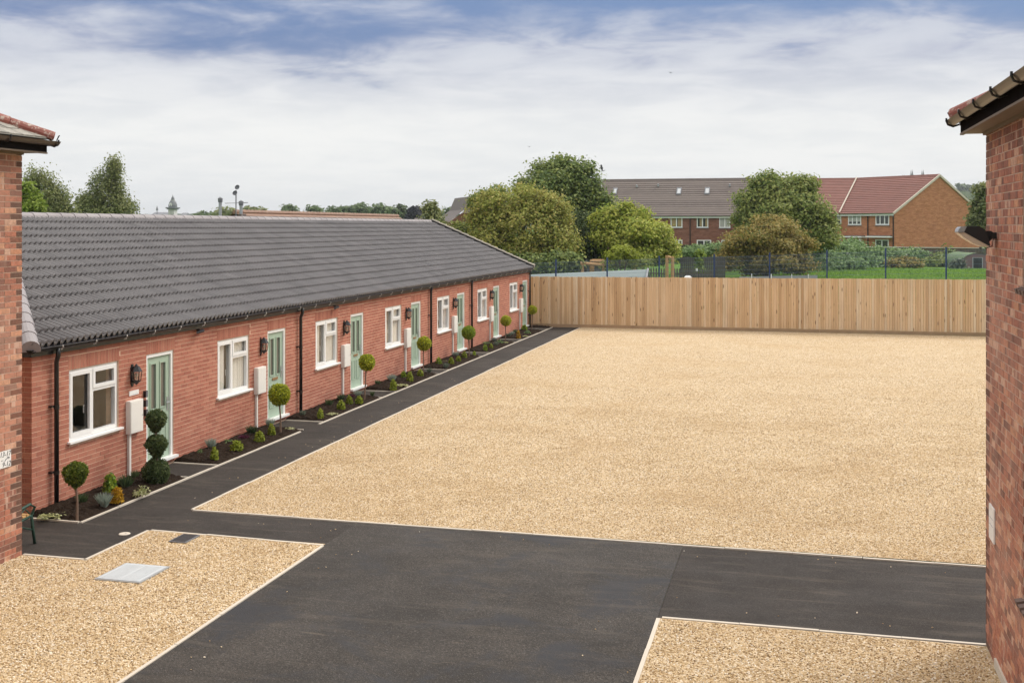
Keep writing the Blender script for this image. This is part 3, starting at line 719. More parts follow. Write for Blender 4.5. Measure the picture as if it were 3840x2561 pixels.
# roof: front slope, hip at the near end, gable at the far end
EX, EZ, RX, RZ = -10.84, 2.50, -15.45, 4.47; NY, RY0, VY = 14.08, 19.1, 46.28
slope = Vector((RX - EX, 0, RZ - EZ)); SL = slope.length; sd_ = slope.normalized(); sn_ = Vector((-sd_.z, 0, sd_.x)); sn_ = sn_ if sn_.z > 0 else -sn_
NC = 14; GA = SL / NC; TW = 0.30
def tile_mesh(y0, y1, j, hipclip=None):
    m = MB(); seg = 8; npt = int(round((y1 - y0) / 0.15 * seg)); top = []; low = []; und = []
    for i in range(npt + 1):
        yy = y0 + (y1 - y0) * i / npt; q_ = (i % seg) / seg; h = 0.062 * (math.sin(math.pi * q_ / 0.62) if q_ < 0.62 else 0.0)
        lo = Vector((EX, yy, EZ)) + sd_ * (j * GA) + sn_ * (0.056 + h); hi = Vector((EX, yy, EZ)) + sd_ * ((j + 1) * GA + 0.05) + sn_ * (0.008 + h)
        low.append(lo); top.append(hi); und.append(lo - sn_ * 0.036)
    n = npt + 1; m.v = [tuple(p) for p in low + top + und]
    for i in range(npt): m.f.append((i, i+1, n+i+1, n+i)); m.f.append((2*n+i, 2*n+i+1, i+1, i))
    return m
def clip_hip(m):
    """cut the tile along the hip line in plan"""
    bm = bmesh.new(); vs_ = [bm.verts.new(v) for v in m.v]
    for f in m.f: bm.faces.new([vs_[i] for i in f])
    d = Vector((RX - EX, RY0 - NY, 0)).normalized(); nrm = Vector((-d.y, d.x, 0)); nrm = nrm if nrm.y > 0 else -nrm
    bmesh.ops.bisect_plane(bm, geom=bm.verts[:] + bm.edges[:] + bm.faces[:], plane_co=Vector((EX, NY, 0)), plane_no=-nrm, clear_outer=True)
    o = MB(); bm.verts.index_update(); o.v = [tuple(v.co) for v in bm.verts]; o.f = [tuple(v.index for v in f.verts) for f in bm.faces]; bm.free(); return o
tiles = []
for j in range(NC):
    y = VY
    while True:
        hy = NY + (RY0 - NY) * (j + 0.0) / NC; a, b = y - TW, y
        if b < hy - 0.02: break
        tiles.append((math.hypot(EX + sd_.x*GA*j, (a+b)/2), j, a, b, a < NY + (RY0 - NY) * (j + 1.3) / NC + 0.05)); y -= TW
tiles.sort(); std = {}; rest = MB(); cnt = 0
std_mesh = tile_mesh(VY - TW, VY, 0).mesh('roof_tile', 'tile_grey')
rndt = random.Random(31)
for dist, j, a, b, clipq in tiles:
    if cnt < 300:
        if clipq:
            mm = clip_hip(tile_mesh(a, b, j))
            if not mm.f: continue
            part('roof_tile', mm, 'tile_grey', T)
        else:
            p = sd_ * (j * GA) + Vector((0, b - VY, 0)) + sn_ * rndt.uniform(-.002, .003)
            link('roof_tile', std_mesh, T, tuple(p))
        cnt += 1
    else:
        mm = clip_hip(tile_mesh(a, b, j)) if clipq else tile_mesh(a, b, j); i0 = len(rest.v); off = sn_ * rndt.uniform(-.002, .003)
        rest.v += [tuple(Vector(v) + off) for v in mm.v]; rest.f += [tuple(i0 + q for q in f) for f in mm.f]
part('tiled_slope', rest, 'tile_grey', T, kind='stuff')
m = MB(); bx = 2*RX - EX
m.poly([(EX, NY, EZ - .012), (EX, VY, EZ - .012), (RX, VY, RZ - .012), (RX, RY0, RZ - .012)]); m.poly([(bx, VY, EZ), (bx, NY, EZ), (RX, RY0, RZ), (RX, VY, RZ)]); part('roof_deck', m, 'tile_grey', T)
m = MB(); nc = 14
for j in range(nc):
    f0, f1 = j/nc, (j+1)/nc; y0_, y1_ = NY + (RY0-NY)*f0, NY + (RY0-NY)*f1 + .04; z0_, z1_ = EZ + (RZ-EZ)*f0 + .035, EZ + (RZ-EZ)*f1 + .01
    xa0, xb0 = EX + (RX-EX)*f0, bx + (RX-bx)*f0; xa1, xb1 = EX + (RX-EX)*f1, bx + (RX-bx)*f1
    m.quad((xb0,y0_,z0_),(xa0,y0_,z0_),(xa1,y1_,z1_),(xb1,y1_,z1_)); m.quad((xb0,y0_,z0_-.03),(xa0,y0_,z0_-.03),(xa0,y0_,z0_),(xb0,y0_,z0_))
part('hip_slope', m, 'tile_grey', T)
def half_round(name, a, b, r, mat, parent, up, lift=0.0, n=10, endcap=False):
    a, b = Vector(a), Vector(b); d = (b-a).normalized(); up = Vector(up); rr = d.cross(up).normalized(); u = rr.cross(d); m = MB()
    for o, k in ((a, 1.05), (b, 0.97)):
        for i in range(n + 1):
            t = math.pi * (-.08 + 1.16 * i / n); m.v.append(tuple(o + rr * math.cos(t) * r * k + u * (math.sin(t) * r * k + lift)))
    for i in range(n): m.f.append((i, i+1, n+2+i, n+1+i))
    m.f.append(tuple(range(n, -1, -1)))
    return part(name, m, mat, parent, smooth=False)
n = 60; L_ = (VY + .02 - RY0) / n
for k in range(n): half_round('ridge_tile', (RX, RY0 + L_*k + .004, RZ + .0), (RX, RY0 + L_*(k+1) - .004, RZ + .0), .125, 'ridge_grey', T, (0,0,1))
n = 17; A, B = Vector((EX - .02, NY - .0, EZ + .0)), Vector((RX, RY0, RZ))
hv = (B - A); 
for k in range(n): half_round('hip_tile', A + hv*(k/n) - hv.normalized()*.02, A + hv*((k+1)/n) - hv.normalized()*.008, .135, 'ridge_grey', T, (0,0,1), lift=.0)
m = MB(); c = A - hv.normalized()*.018
m.lathe([(0.0, 0.0), (.11, 0.0)], (0,0,0), 10, 0, math.pi); rot = Matrix.Translation(c) @ Vector((-hv.x, -hv.y, 0)).to_track_quat('Z', 'Y').to_matrix().to_4x4()
m.v = [tuple(rot @ Vector((x, y, z))) for x, y, z in m.v]; part('mortar_bedding', m, 'stone_grey', T)
# verge at the far gable: stepped pale cap, black strip standing in for its shadow
m = MB(); 
for j in range(NC):
    a = Vector((EX, VY, EZ)) + sd_*(j*GA) + sn_*.03; b = Vector((EX, VY, EZ)) + sd_*((j+1)*GA) + sn_*.005
    m.extrude([(-.035, -.05), (.06, -.05), (.06, .165), (-.035, .165)], a, b, up=tuple(sn_))
part('verge_cap', m, 'edging', T)
m = MB(); a = Vector((EX, VY - .1, EZ)); m.extrude([(-.03, .02), (.06, .02), (.06, .145), (-.03, .145)], a, a + sd_*SL, up=tuple(sn_)); part('verge_shadow', m, 'black', T)
# eaves: fascia, gutter, clips, downpipes
part('fascia', MB().box(-10.95, -10.925, NY + .1, VY - .03, 2.37, 2.51).box(-20.0, -10.95, NY + .1, NY + .125, 2.37, 2.51), 'black', T)
part('soffit', MB().box(-11.0, -10.95, NY + .12, VY - .03, 2.43, 2.445).box(-20, -11.0, NY + .125, TY0, 2.43, 2.445), 'black', T)
gp = [(-.056 + .112 * i / 8, -.056 * math.sin(math.pi * i / 8)) for i in range(9)] ; gp = gp + [(x * .9, y * .9 + .0) for x, y in reversed(gp)]
m = MB(); m.extrude(gp, (-10.865, NY - .02, 2.492), (-10.865, VY, 2.492)); m.extrude(gp, (-20.0, NY - .0, 2.492), (-10.80, NY - .0, 2.492)); part('gutter', m, 'black', T)
m0 = MB(); m0.tube([(0.06, 0, .012), (0.064, 0, -.02), (.048, 0, -.052), (.01, 0, -.066)], .011, 5)
cm = m0.mesh('gutter_clip', 'clip')
yy = 14.75
while yy < 46.2: link('gutter_clip', cm, T, (-10.865, yy, 2.492)); yy += 0.84
for k, y in enumerate((14.72, 23.38, 32.79, 37.27, 46.02)):
    m = MB()
    if k in (0, 1): m.tube([(-10.865, y, 2.46), (-10.865, y, 2.34), (-10.93, y + .05, 2.24), (-10.93, y + .05, 2.12), (-10.93, y + .05, .03)], .036, 10)
    else: m.tube([(-10.90, y, 2.46), (-10.93, y, 2.3), (-10.93, y, .03)], .036, 10)
    dp = part('downpipe', m, 'black', T, smooth=True); yo = y + (.05 if k in (0, 1) else 0)
    for z in (.55, 1.55): part('pipe_clip', MB().box(-11.0, -10.94, yo - .1, yo - .03, z, z + .03), 'black', dp); part('pipe_clip', MB().lathe([(.042, -.03), (.042, .03)], (-10.93, yo, z), 10), 'black', dp)

# ------------------------------------------------------------------ things on the terrace wall
ORD = ('first', 'second', 'third', 'fourth', 'fifth', 'sixth', 'last')
# lantern (local: wall at x=0, light sticks out to +x)
def lantern():
    t = empty('wall_lantern', (FX, 16.87, 1.76), 'black lantern by the first green door, above the white name plate', 'wall lamp', 'lanterns beside the green doors')
    def hexpts(r, z, c=.085): return [(c + r*math.cos(math.pi/6 + math.pi/3*i), r*math.sin(math.pi/6 + math.pi/3*i), z) for i in range(6)]
    m = MB(); ring = [(.0, .10), (.05, .16), (.062, .165)]
    m.box(0, .018, -.045, .045, -.15, .15); m.box(.0, .012, -.03, .03, -.19, .19); lpart('back_plate', m.mesh('back_plate', 'black_metal'), t)
    m = MB(); rr = [(.10, .07), (.092, .085), (.055, .15), (.03, .165), (.012, .19), (.0, .2)]
    for k, (r, z) in enumerate(rr): m.v += hexpts(max(r, .001), z)
    for k in range(len(rr)-1):
        for i in range(6): m.f.append((k*6+i, k*6+(i+1)%6, (k+1)*6+(i+1)%6, (k+1)*6+i))
    m.f.append((5,4,3,2,1,0)); lpart('roof', m.mesh('roof', 'black_metal'), t)
    m = MB(); rr = [(.075, -.085), (.08, -.075)]
    rr = [(.0, -.165), (.015, -.15), (.03, -.135), (.045, -.12), (.07, -.1), (.075, -.085)]
    for k, (r, z) in enumerate(rr): m.v += hexpts(max(r, .001), z)
    for k in range(len(rr)-1):
        for i in range(6): m.f.append((k*6+i, k*6+(i+1)%6, (k+1)*6+(i+1)%6, (k+1)*6+i))
    b = (len(rr)-1)*6; m.f.append(tuple(b+i for i in range(6))); lpart('base', m.mesh('base', 'black_metal'), t)
    lo, hi = hexpts(.072, -.085), hexpts(.092, .072); m = MB()
    for a, b in zip(lo, hi): m.tube([a, b], .006, 5)
    lpart('frame', m.mesh('frame', 'black_metal'), t)
    for i in range(6):
        m = MB(); m.quad(*[Vector(q) * .999 for q in (lo[i], lo[(i+1)%6], hi[(i+1)%6], hi[i])]); lpart('pane', m.mesh('pane', 'glass_clear'), t)
    m = MB(); m.lathe([(.012, -.085), (.012, -.04), (.026, -.02), (.03, .0), (.022, .03), (.0, .045)], (.085, 0, 0), 10); lpart('bulb', m.mesh('bulb', 'pale_lens', True), t)
    return t
L0 = lantern()
for k in range(1, 7):
    lab = ['', 'black lantern turned sideways on its bracket by the second green door', 'black lantern between the third window and third green door', 'black lantern between the fourth window and fourth green door',
           'black lantern between the fifth window and fifth green door', 'black lantern between the sixth window and sixth green door', 'smallest looking black lantern by the last green door near the fence'][k]
    copy_thing(L0, (FX, 16.87 + 4.61*k + (.1 if k == 1 else 0), 1.76), lab, rz=(R(52) if k == 1 else 0))
# meter box (local origin: wall, box centre bottom)
mt = empty('meter_box', (FX, 16.88, .785), 'cream meter box on the wall left of the first green door', 'meter box', 'cream meter boxes beside the doors')
m = MB().box(0, .085, -.19, .19, 0, .555); lpart('case', m.mesh('case', 'cream'), mt)
m = MB().box(.085, .096, -.178, .178, .012, .543); m.box(.0955, .0985, -.12, .12, .05, .056); m.box(.0955, .0985, -.12, .12, .50, .506); lpart('lid', m.mesh('lid', 'cream'), mt)
m = MB().box(0, .045, -.15, -.10, -.76, -.002); lpart('conduit', m.mesh('conduit', 'cream'), mt)
m = MB().lathe([(.0, .0), (.012, .0)], (0,0,0), 8); m.v = [(.1, .15 + x, .28 + y) for x, y, z in m.v]; lpart('lock', m.mesh('lock', 'steel'), mt)
for k in range(1, 7): copy_thing(mt, (FX, 16.88 + 4.61*k, .785), 'cream meter box on the wall left of the %s green door' % ORD[k])
# key safes by door one
kp = on_x(541, 1479, FX); 
for i, (u, v, lab) in enumerate(((541, 1478, 'black key safe by the first door, topmost of three'), (541, 1513, 'black key safe by the first door, middle of three'), (542, 1548, 'black key safe by the first door, lowest of three'))):
    p = on_x(u, v, FX); t = empty('key_safe', (FX, p.y, p.z), lab, 'key safe', 'key safes by the first door')
    lpart('case', MB().box(0, .05, -.032, .032, -.05, .06).mesh('case', 'black'), t); lpart('cover', MB().box(.05, .058, -.026, .026, -.04, .05).mesh('cover', 'lead_grey'), t)
p = on_x(501, 1472, FX); t = empty('name_plate', (FX, p.y, p.z), 'small white name plate on the wall under the first lantern', 'sign')
lpart('plate', MB().box(0, .012, -.14, .14, -.04, .04).mesh('plate', 'white'), t); lpart('border', MB().box(.0115, .0135, -.11, .11, -.024, -.019).mesh('border', 'panel_grey'), t)
def camera_unit(y, lab):
    t = empty('security_camera', (-10.93, y, 2.36), lab, 'camera', 'security cameras under the eaves')
    lpart('bracket', MB().tube([(-.06, 0, .0), (0, 0, 0), (.03, 0, -.03)], .018, 8).mesh('bracket', 'black'), t)
    m = MB(); m.tube([(.03, .09, -.028), (.03, -.10, -.045)], .034, 10); lpart('body', m.mesh('body', 'black', False), t); lpart('lens', MB().tube([(.03, -.10, -.045), (.03, -.107, -.046)], .026, 10).mesh('lens', 'lead_grey'), t)
camera_unit(on_x(752, 1231, -10.9).y, 'black security camera under the gutter above the wall between first door and second window')
camera_unit(on_x(1262, 1138, -10.9).y, 'black security camera under the gutter past the second downpipe')
# curtains hang inside windows two to seven, two to a window
def curtain_mesh(w, h, folds, seed, mat):
    rnd = random.Random(seed); m = MB(); n = folds * 6
    for i in range(n + 1):
        yy = w * i / n; x = .022 * math.sin(2*math.pi*folds*i/n + rnd.uniform(-.3, .3)) + rnd.uniform(-.004, .004)
        m.v += [(x, yy, 0), (x * 1.1, yy, -h)]
    for i in range(n): m.f.append((2*i, 2*i+1, 2*i+3, 2*i+2))
    return m.mesh('curtain', mat, True)
for k in range(1, 7):
    y = WINS[k]; nm = ('', 'second', 'third', 'fourth', 'fifth', 'sixth', 'last')[k]; mat = 'curtain' if k < 4 else 'curtain_far'
    for i, (a, w) in enumerate(((y + .06, .44), (y + .60, .70))):
        o = link('curtain', curtain_mesh(w, 1.2, 5 if i == 0 else 8, 10*k + i, mat), None, (FX - .135, a, 2.1))
        tag(o, '%s curtain behind the %s %s pane of the terrace windows' % ('cream' if k < 4 else 'grey', nm, 'left' if i == 0 else 'right'), 'curtain', 'curtains in the terrace windows')
# desk with a screen, seen through the first window
t = empty('desk', (-12.0, 16.3, .14), 'small desk seen through the first window', 'desk')
lpart('desk_top', MB().box(-.4, .4, -.5, .5, .70, .73).mesh('desk_top', 'stone_grey'), t)
for a in (-.36, .36):
    for b in (-.46, .46): lpart('leg', MB().box(a - .02, a + .02, b - .02, b + .02, 0, .70).mesh('leg', 'steel'), t)
t = empty('screen', (-11.9, 16.25, .87), 'dark computer screen on the desk behind the first window', 'screen')
lpart('display', MB().box(-.02, .02, -.27, .27, .10, .42).mesh('display', 'black'), t); lpart('stand', MB().box(-.02, .02, -.03, .03, .01, .12).box(-.1, .1, -.12, .12, 0, .012).mesh('stand', 'black'), t)

# ------------------------------------------------------------------ old buildings on both sides
WX_L, WY_L, WX_R, WY_R, WTOP = -9.80, 12.54, 1.89, 12.30, 5.27
def old_building(side):
    sg = -1 if side == 'L' else 1
    wx, wy = (WX_L, WY_L) if side == 'L' else (WX_R, WY_R); far = wx + sg * 9.0
    lab = 'old red brick building with slate hipped roof at the left edge' if side == 'L' else 'old red brick building with dark eaves at the right edge'
    B = empty('brick_building', (wx + sg*4.5, 6, 0), lab, 'building'); IN = wx + sg*.004
    wins = [] if side == 'L' else [(9.25, 10.38, 3.74, 5.04), (9.25, 10.36, 1.06, 2.62)]
    core = MB(); a_, b_ = sorted((IN, IN + sg*.25))
    if wins:
        core.box(a_, b_, 10.38, wy - .006, -.1, WTOP); core.box(a_, b_, -2, 9.25, -.1, WTOP)
        for z0, z1 in ((-.1, 1.06), (2.62, 3.74), (5.04, WTOP)): core.box(a_, b_, 9.25, 10.38, z0, z1)
    else: core.box(a_, b_, -2, wy - .006, -.1, WTOP)
    a2, b2 = sorted((IN + sg*.25, far)); core.box(a2, b2, wy - .25, wy - .006, -.1, WTOP); core.box(a2, b2, -2, -1.75, -.1, WTOP); c_, d_ = sorted((far, far + sg*.2)); core.box(c_, d_, -2, wy, -.1, WTOP)
    part('wall', core, 'mortar_old', B)
    if side == 'R': part('plinth', MB().box(wx - .02, wx + .03, 6.0, wy - .6, -.02, .1), 'edging', B)
    rects = []
    y0 = 10.9 if side == 'L' else 8.9
    nb = int(WTOP / .075)
    # course pattern counted from the far corner towards the camera: u = wy - y
    for k in range(nb): rects += course_run(0.0, wy - y0, .005 + k*.0757, k, 'flemish' if side == 'R' else ('stretcher' if k % 4 else 'flemish'))
    rects = cut(rects, [(wy - b, wy - a, c, d) for a, b, c, d in wins])
    if side == 'R': mf = lambda r, q: 'brick_quoin' if (r[0] < .03 and q.random() < .8) else 'brick_old'
    else: mf = lambda r, q: 'brick_quoin' if (r[0] < .03 and (int(r[2] / .0757) // 1) % 1 == 0 and q.random() < .72) else 'brick_old'
    er = []
    for k in range(nb): er += course_run(.021, 1.0, .005 + k*.0757, k + 1)
    lay_bricks(B, [(rects, (wx, wy, 0), (0, -1, 0), (-sg, 0, 0), mf), (er, (wx, wy, 0), (sg, 0, 0), (0, 1, 0), lambda r, q: 'brick_old')], 300, 71 + sg)
    # eaves
    ov = .215; ex, ey = wx - sg*ov, wy + ov; zt = WTOP + .15
    e0, e1 = sorted((ex, ex + sg*.022))
    m = MB().box(e0, e1, -2.2, ey, WTOP + .01, zt); f0, f1 = sorted((ex + sg*.022, far)); m.box(f0, f1, ey - .022, ey, WTOP + .01, zt); part('fascia', m, 'fascia_black', B)
    g0, g1 = sorted((ex - sg*.006, ex + sg*.03)); m = MB().box(g0, g1, -2.2, ey + .006, WTOP - .012, WTOP + .009); part('fascia_trim', m, 'soffit', B)
    h0, h1 = sorted((ex + sg*.03, wx + sg*.02)); m = MB().box(h0, h1, -2.2, ey - .02, WTOP - .002, WTOP + .014); i0_, i1_ = sorted((wx + sg*.02, far)); m.box(i0_, i1_, wy, ey - .02, WTOP - .002, WTOP + .014); part('soffit', m, 'soffit', B)
    k0, k1 = sorted((wx - sg*.03, wx - sg*.001)); part('soffit_bead', MB().box(k0, k1, -2.0, wy - .0, WTOP - .035, WTOP - .003), 'soffit', B)
    gp_ = [(-.062 + .124*i/8, -.062*math.sin(math.pi*i/8)) for i in range(9)]; gp_ = gp_ + [(x*.9, y*.9) for x, y in reversed(gp_)]
    gx = ex - sg*.066; gzv = zt + .005
    part('gutter', MB().extrude(gp_, (gx, -2.2, gzv), (gx, ey + .12, gzv)), 'gutter_brown', B)
    part('gutter', MB().extrude(gp_, (far, ey + .066, gzv), (ex + sg*.0, ey + .066, gzv)), 'gutter_brown', B)
    yb = ey + .06
    while yb > 6:
        m = MB(); m.tube([(gx - sg*.066, yb, gzv + .02), (gx - sg*.068, yb, gzv - .01), (gx - sg*.05, yb, gzv - .05), (gx, yb, gzv - .07), (gx + sg*.06, yb, gzv - .05)], .011, 6); part('gutter_bracket', m, 'black', B); yb -= .92
    # hipped roof
    rise = .46 ; hr = 4.6; m = MB(); rzv = zt + .03; X0 = ex - sg*.05; Y0 = ey + .05
    nrow = 24
    for j in range(nrow):
        f0, f1 = hr*j/nrow, hr*(j+1)/nrow + .03
        m.quad((X0 + sg*f0, -2.2, rzv + rise*f0 + .012), (X0 + sg*f0, Y0 - f0, rzv + rise*f0 + .012), (X0 + sg*f1, Y0 - f1, rzv + rise*f1), (X0 + sg*f1, -2.2, rzv + rise*f1))
        m.quad((X0 + sg*f0, -2.2, rzv + rise*f0), (X0 + sg*f0, Y0 - f0, rzv + rise*f0), (X0 + sg*f0, Y0 - f0, rzv + rise*f0 + .012), (X0 + sg*f0, -2.2, rzv + rise*f0 + .012))
    m.poly([(X0, Y0, rzv), (X0 + sg*hr, Y0 - hr, rzv + rise*hr), (X0 + sg*2*hr, Y0, rzv)]); m.poly([(X0 + sg*hr, Y0 - hr, rzv + rise*hr), (X0 + sg*hr, -2.2, rzv + rise*hr), (X0 + sg*2*hr, -2.2, rzv), (X0 + sg*2*hr, Y0, rzv)])
    rf = part('roof_slope', m, 'slate', B)
    # slates one by one near the corner
    rnds = random.Random(9); sm = MB()
    for j in range(0, 11):
        yy = Y0 - j*.19 - .1 - (.125 if j % 2 else 0); cnt_ = 0
        while yy > Y0 - j*.19 - 2.2 and cnt_ < 9:
            f0 = j*.19; f1 = f0 + .27; w = .24; lift = rnds.uniform(.016, .026)
            o = MB(); p = lambda f, y_, l: (X0 + sg*f, y_, rzv + rise*f + l)
            o.quad(p(f0, yy, lift + .006), p(f0, yy - w, lift + .006), p(f1, yy - w, lift - .006), p(f1, yy, lift - .006)); o.quad(p(f0, yy - w, lift - .004), p(f0, yy, lift - .004), p(f0, yy, lift + .006), p(f0, yy - w, lift + .006)).f[-1]
            part('slate', o, 'slate', B); yy -= .25; cnt_ += 1
    hd = Vector((sg*hr, -hr, rise*hr)); hl = hd.length; n = 12; hd.normalize(); O = Vector((X0, Y0, rzv + .0)) - hd*.0
    for k in range(n): half_round('hip_tile', O + hd*(hl*k/n), O + hd*(hl*(k+1)/n - .006), .09, 'hip_red', B, (0,0,1), lift=.012, n=8)
    m = MB(); m.tube([tuple(O - hd*.05 + Vector((0,0,.0))), tuple(O - hd*.075 + Vector((0,0,.06))), tuple(O - hd*.085 + Vector((-sg*.005, 0, .085)))], .009, 6); part('hip_iron', m, 'black', B)
    if side == 'R':
        for wi, (a, b, c, d) in enumerate(wins):
            m = MB(); rect_frame(m, wx + .10, wx + .16, a + .02, b - .012, c + .05, d - .01, .06); w = part('window', m, 'white' if wi else 'black', B)
            part('pane', MB().quad((wx + .13, b - .06, c + .1), (wx + .13, a + .06, c + .1), (wx + .13, a + .06, d - .06), (wx + .13, b - .06, d - .06)), 'glass_far', w)
            ys_ = b + .06
            for i in range(8):
                m = MB(); m.extrude([(0, 0), (.09, 0), (.09, .045), (0, .045)], (wx - .05, ys_ - .15*i, c - .02), (wx + .14, ys_ - .15*i, c + .03)); part('sill_tile', m, 'sill_tile', w)
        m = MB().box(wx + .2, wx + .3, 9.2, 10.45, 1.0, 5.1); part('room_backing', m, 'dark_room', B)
    return B
old_building('L'); old_building('R')
def text(parent, body, size, loc, rot, mat, shear=0.0):
    cu = bpy.data.curves.new('lettering', 'FONT'); cu.body = body; cu.size = size; cu.align_x = 'RIGHT'; cu.align_y = 'CENTER'; cu.extrude = .001; cu.shear = shear
    tmp = bpy.data.objects.new('tmp', cu); COL.objects.link(tmp); bpy.context.view_layer.update()
    me = bpy.data.meshes.new_from_object(tmp.evaluated_get(bpy.context.evaluated_depsgraph_get())); bpy.data.objects.remove(tmp); me.materials.clear(); me.materials.append(M[mat])
    return lpart('lettering', me, parent, loc, rot)
# house number sign on the left building (its left part lies outside the photo)
pa, pb = on_x(37.5, 1684, WX_L), on_x(37.5, 1746, WX_L); zc = (pa.z + pb.z)/2; hh = (pa.z - pb.z)
t = empty('number_sign', (WX_L, pa.y - .26, zc), 'white sign reading 13-17 and 9-12 in italic numerals on the left brick wall', 'sign')
lpart('plate', MB().box(.002, .016, -.26, .26, -hh/2, hh/2).mesh('plate', 'white'), t)
text(t, '13-17', .088, (.0175, .25, .062), (R(90), 0, R(90)), 'lettering', .25)
text(t, '9-12', .088, (.0175, .25, -.066), (R(90), 0, R(90)), 'lettering', .25)
text(t, '\u2013', .08, (.0175, .11, -.004), (R(90), 0, R(90)), 'lettering', .2)
lpart('arrow', MB().tube([(.018, .14, -.022), (.018, .165, .0), (.018, .225, .016)], .004, 5).tube([(.018, .19, .022), (.018, .228, .016), (.018, .215, -.006)], .004, 5).mesh('arrow', 'lettering'), t)
# small white plaque on the right wall
p1, p2 = on_x(3716, 1915, WX_R), on_x(3731, 2010, WX_R)
t = empty('plaque', (WX_R, (p1.y + p2.y)/2, (p1.z + p2.z)/2), 'small blank white plaque on the right brick wall', 'sign')
lpart('plate', MB().box(-.016, -.002, -.14, .14, -.17, .17).mesh('plate', 'white'), t); lpart('border', MB().box(-.018, -.016, -.08, .08, .05, .055).box(-.018, -.016, -.09, .09, -.02, -.015).mesh('border', 'panel_grey'), t)
# floodlight on the right wall
pf = on_x(3735, 884, WX_R - .0); D = (pf - C0).dot(FW)
t = empty('floodlight', (WX_R, pf.y, pf.z), 'black floodlight with frosted glass face on the right brick wall', 'floodlight')
K = 11.1 / FPX      # metres per photo pixel at the lamp
def fl(u, v, y): q = at(u, v, 11.1); return ((q.x - WX_R) , y, q.z - pf.z)
def side_prism(pts, y0, y1):
    m = MB(); n = len(pts); a = [((at(u, v, 11.1).x - WX_R), y0, at(u, v, 11.1).z - pf.z) for u, v in pts]; b = [(x, y1, z) for x, _, z in a]
    m.v = a + b; m.f = [tuple(range(n)), tuple(range(2*n - 1, n - 1, -1))] + [(i, n + i, n + (i+1) % n, (i+1) % n) for i in range(n)]; return m
lpart('housing', side_prism([(3590, 850), (3655, 849), (3676, 863), (3692, 915), (3690, 922), (3600, 870)], -.12, .12).mesh('housing', 'black_metal'), t)
lpart('bezel', side_prism([(3583, 857), (3592, 850), (3610, 850), (3600, 870), (3580, 872), (3579, 868)], -.125, .125).mesh('bezel', 'steel'), t)
lpart('lens', side_prism([(3580, 873), (3601, 871), (3690, 922), (3686, 925), (3665, 924), (3634, 912), (3604, 893)], -.115, .115).mesh('lens', 'pale_lens'), t)
lpart('bracket', side_prism([(3676, 866), (3700, 866), (3714, 876), (3714, 884), (3696, 905), (3680, 900)], -.03, .03).mesh('bracket', 'black_metal'), t)
lpart('wall_mount', MB().box(-.06, -.002, -.05, .05, -.03, .03).mesh('wall_mount', 'black_metal'), t)
lpart('cable', MB().tube([(-.02, .03, -.03), (-.03, .03, -.10), (-.09, .02, -.125), (-.13, .0, -.09)], .005, 6).mesh('cable', 'black'), t)

# ------------------------------------------------------------------ covers in the ground, bench
gA = [on_ground(*q) for q in ((370, 2172), (492, 2120), (618, 2135), (508, 2192))]; c = sum(gA, Vector()) / 4
t = empty('manhole_cover', (c.x, c.y, .016), 'pale grey square manhole cover in the left gravel bed', 'manhole cover')
lpart('plate', MB().box(-.29, .29, -.31, .31, 0, .018).mesh('plate', 'manhole'), t)
m = MB(); 
for i in range(14):
    for j in range(2): m.box(-.25 + j*.26, -.01 + j*.26, -.28 + i*.04, -.262 + i*.04, .018, .0205, 'd')
lpart('tread', m.mesh('tread', 'manhole'), t); mf = MB(); rect_frame(mf, -.32, .32, -.34, .34, 0, 1, .03); m = MB().box(-.315, -.292, -.335, .335, -.01, .012).box(.292, .315, -.335, .335, -.01, .012).box(-.292, .292, -.335, -.312, -.01, .012).box(-.292, .292, .312, .335, -.01, .012)
lpart('rim', m.mesh('rim', 'steel'), t)
c = on_ground(692, 2025)
t = empty('drain_cover', (c.x, c.y, .02), 'dark slotted drain cover half covered by gravel in the left bed', 'drain cover')
lpart('grate', MB().box(-.13, .13, -.19, .19, 0, .012).mesh('grate', 'lead_grey'), t); m = MB()
for i in range(9): m.box(-.11, .11, -.17 + i*.04, -.15 + i*.04, .012, .016, 'd')
lpart('bars', m.mesh('bars', 'black_metal'), t)
c = on_ground(467, 2002)
t = empty('round_cover', (c.x, c.y, .004), 'small round pale cover set in the dark path', 'manhole cover'); lpart('lid', MB().lathe([(0, .006), (.075, .006), (.08, 0)], (0,0,0), 20).mesh('lid', 'edging'), t); lpart('keyhole', MB().lathe([(0, .008), (.012, .008)], (0.02,0,0), 8).mesh('keyhole', 'lead_grey'), t)
fpt = on_ground(131, 2039)
t = empty('bench', (fpt.x - .59, fpt.y - .29, 0), 'garden bench with green iron end frames by the left building', 'bench', None, math.pi)
bx_ = .58
for s in (-1, 1):
    m = MB(); x = bx_ * s
    m.tube([(x, -.30, 0), (x, -.26, .2), (x, -.23, .40), (x, -.30, .50), (x, -.2, .56), (x, 0, .53), (x, .22, .60)], .02, 6); m.tube([(x, .26, 0), (x, .22, .2), (x, .2, .40), (x, .28, .62)], .02, 6); m.tube([(x, -.22, .40), (x, 0, .37), (x, .2, .40)], .018, 6)
    e = lpart('end_frame', m.mesh('end_frame', 'iron_green', True), t)
    m = MB(); m.tube([(x, -.2, .43), (x, -.1, .52), (x, .02, .45), (x, .12, .53), (x, .2, .47)], .011, 5); m.tube([(x, -.26, .2), (x, 0, .3), (x, .22, .2)], .012, 5); lpart('scroll', m.mesh('scroll', 'iron_green', True), e)
for i in range(5): lpart('slat', MB().box(-bx_, bx_, -.21 + i*.085, -.145 + i*.085, .405, .428).mesh('slat', 'slat_wood'), t)
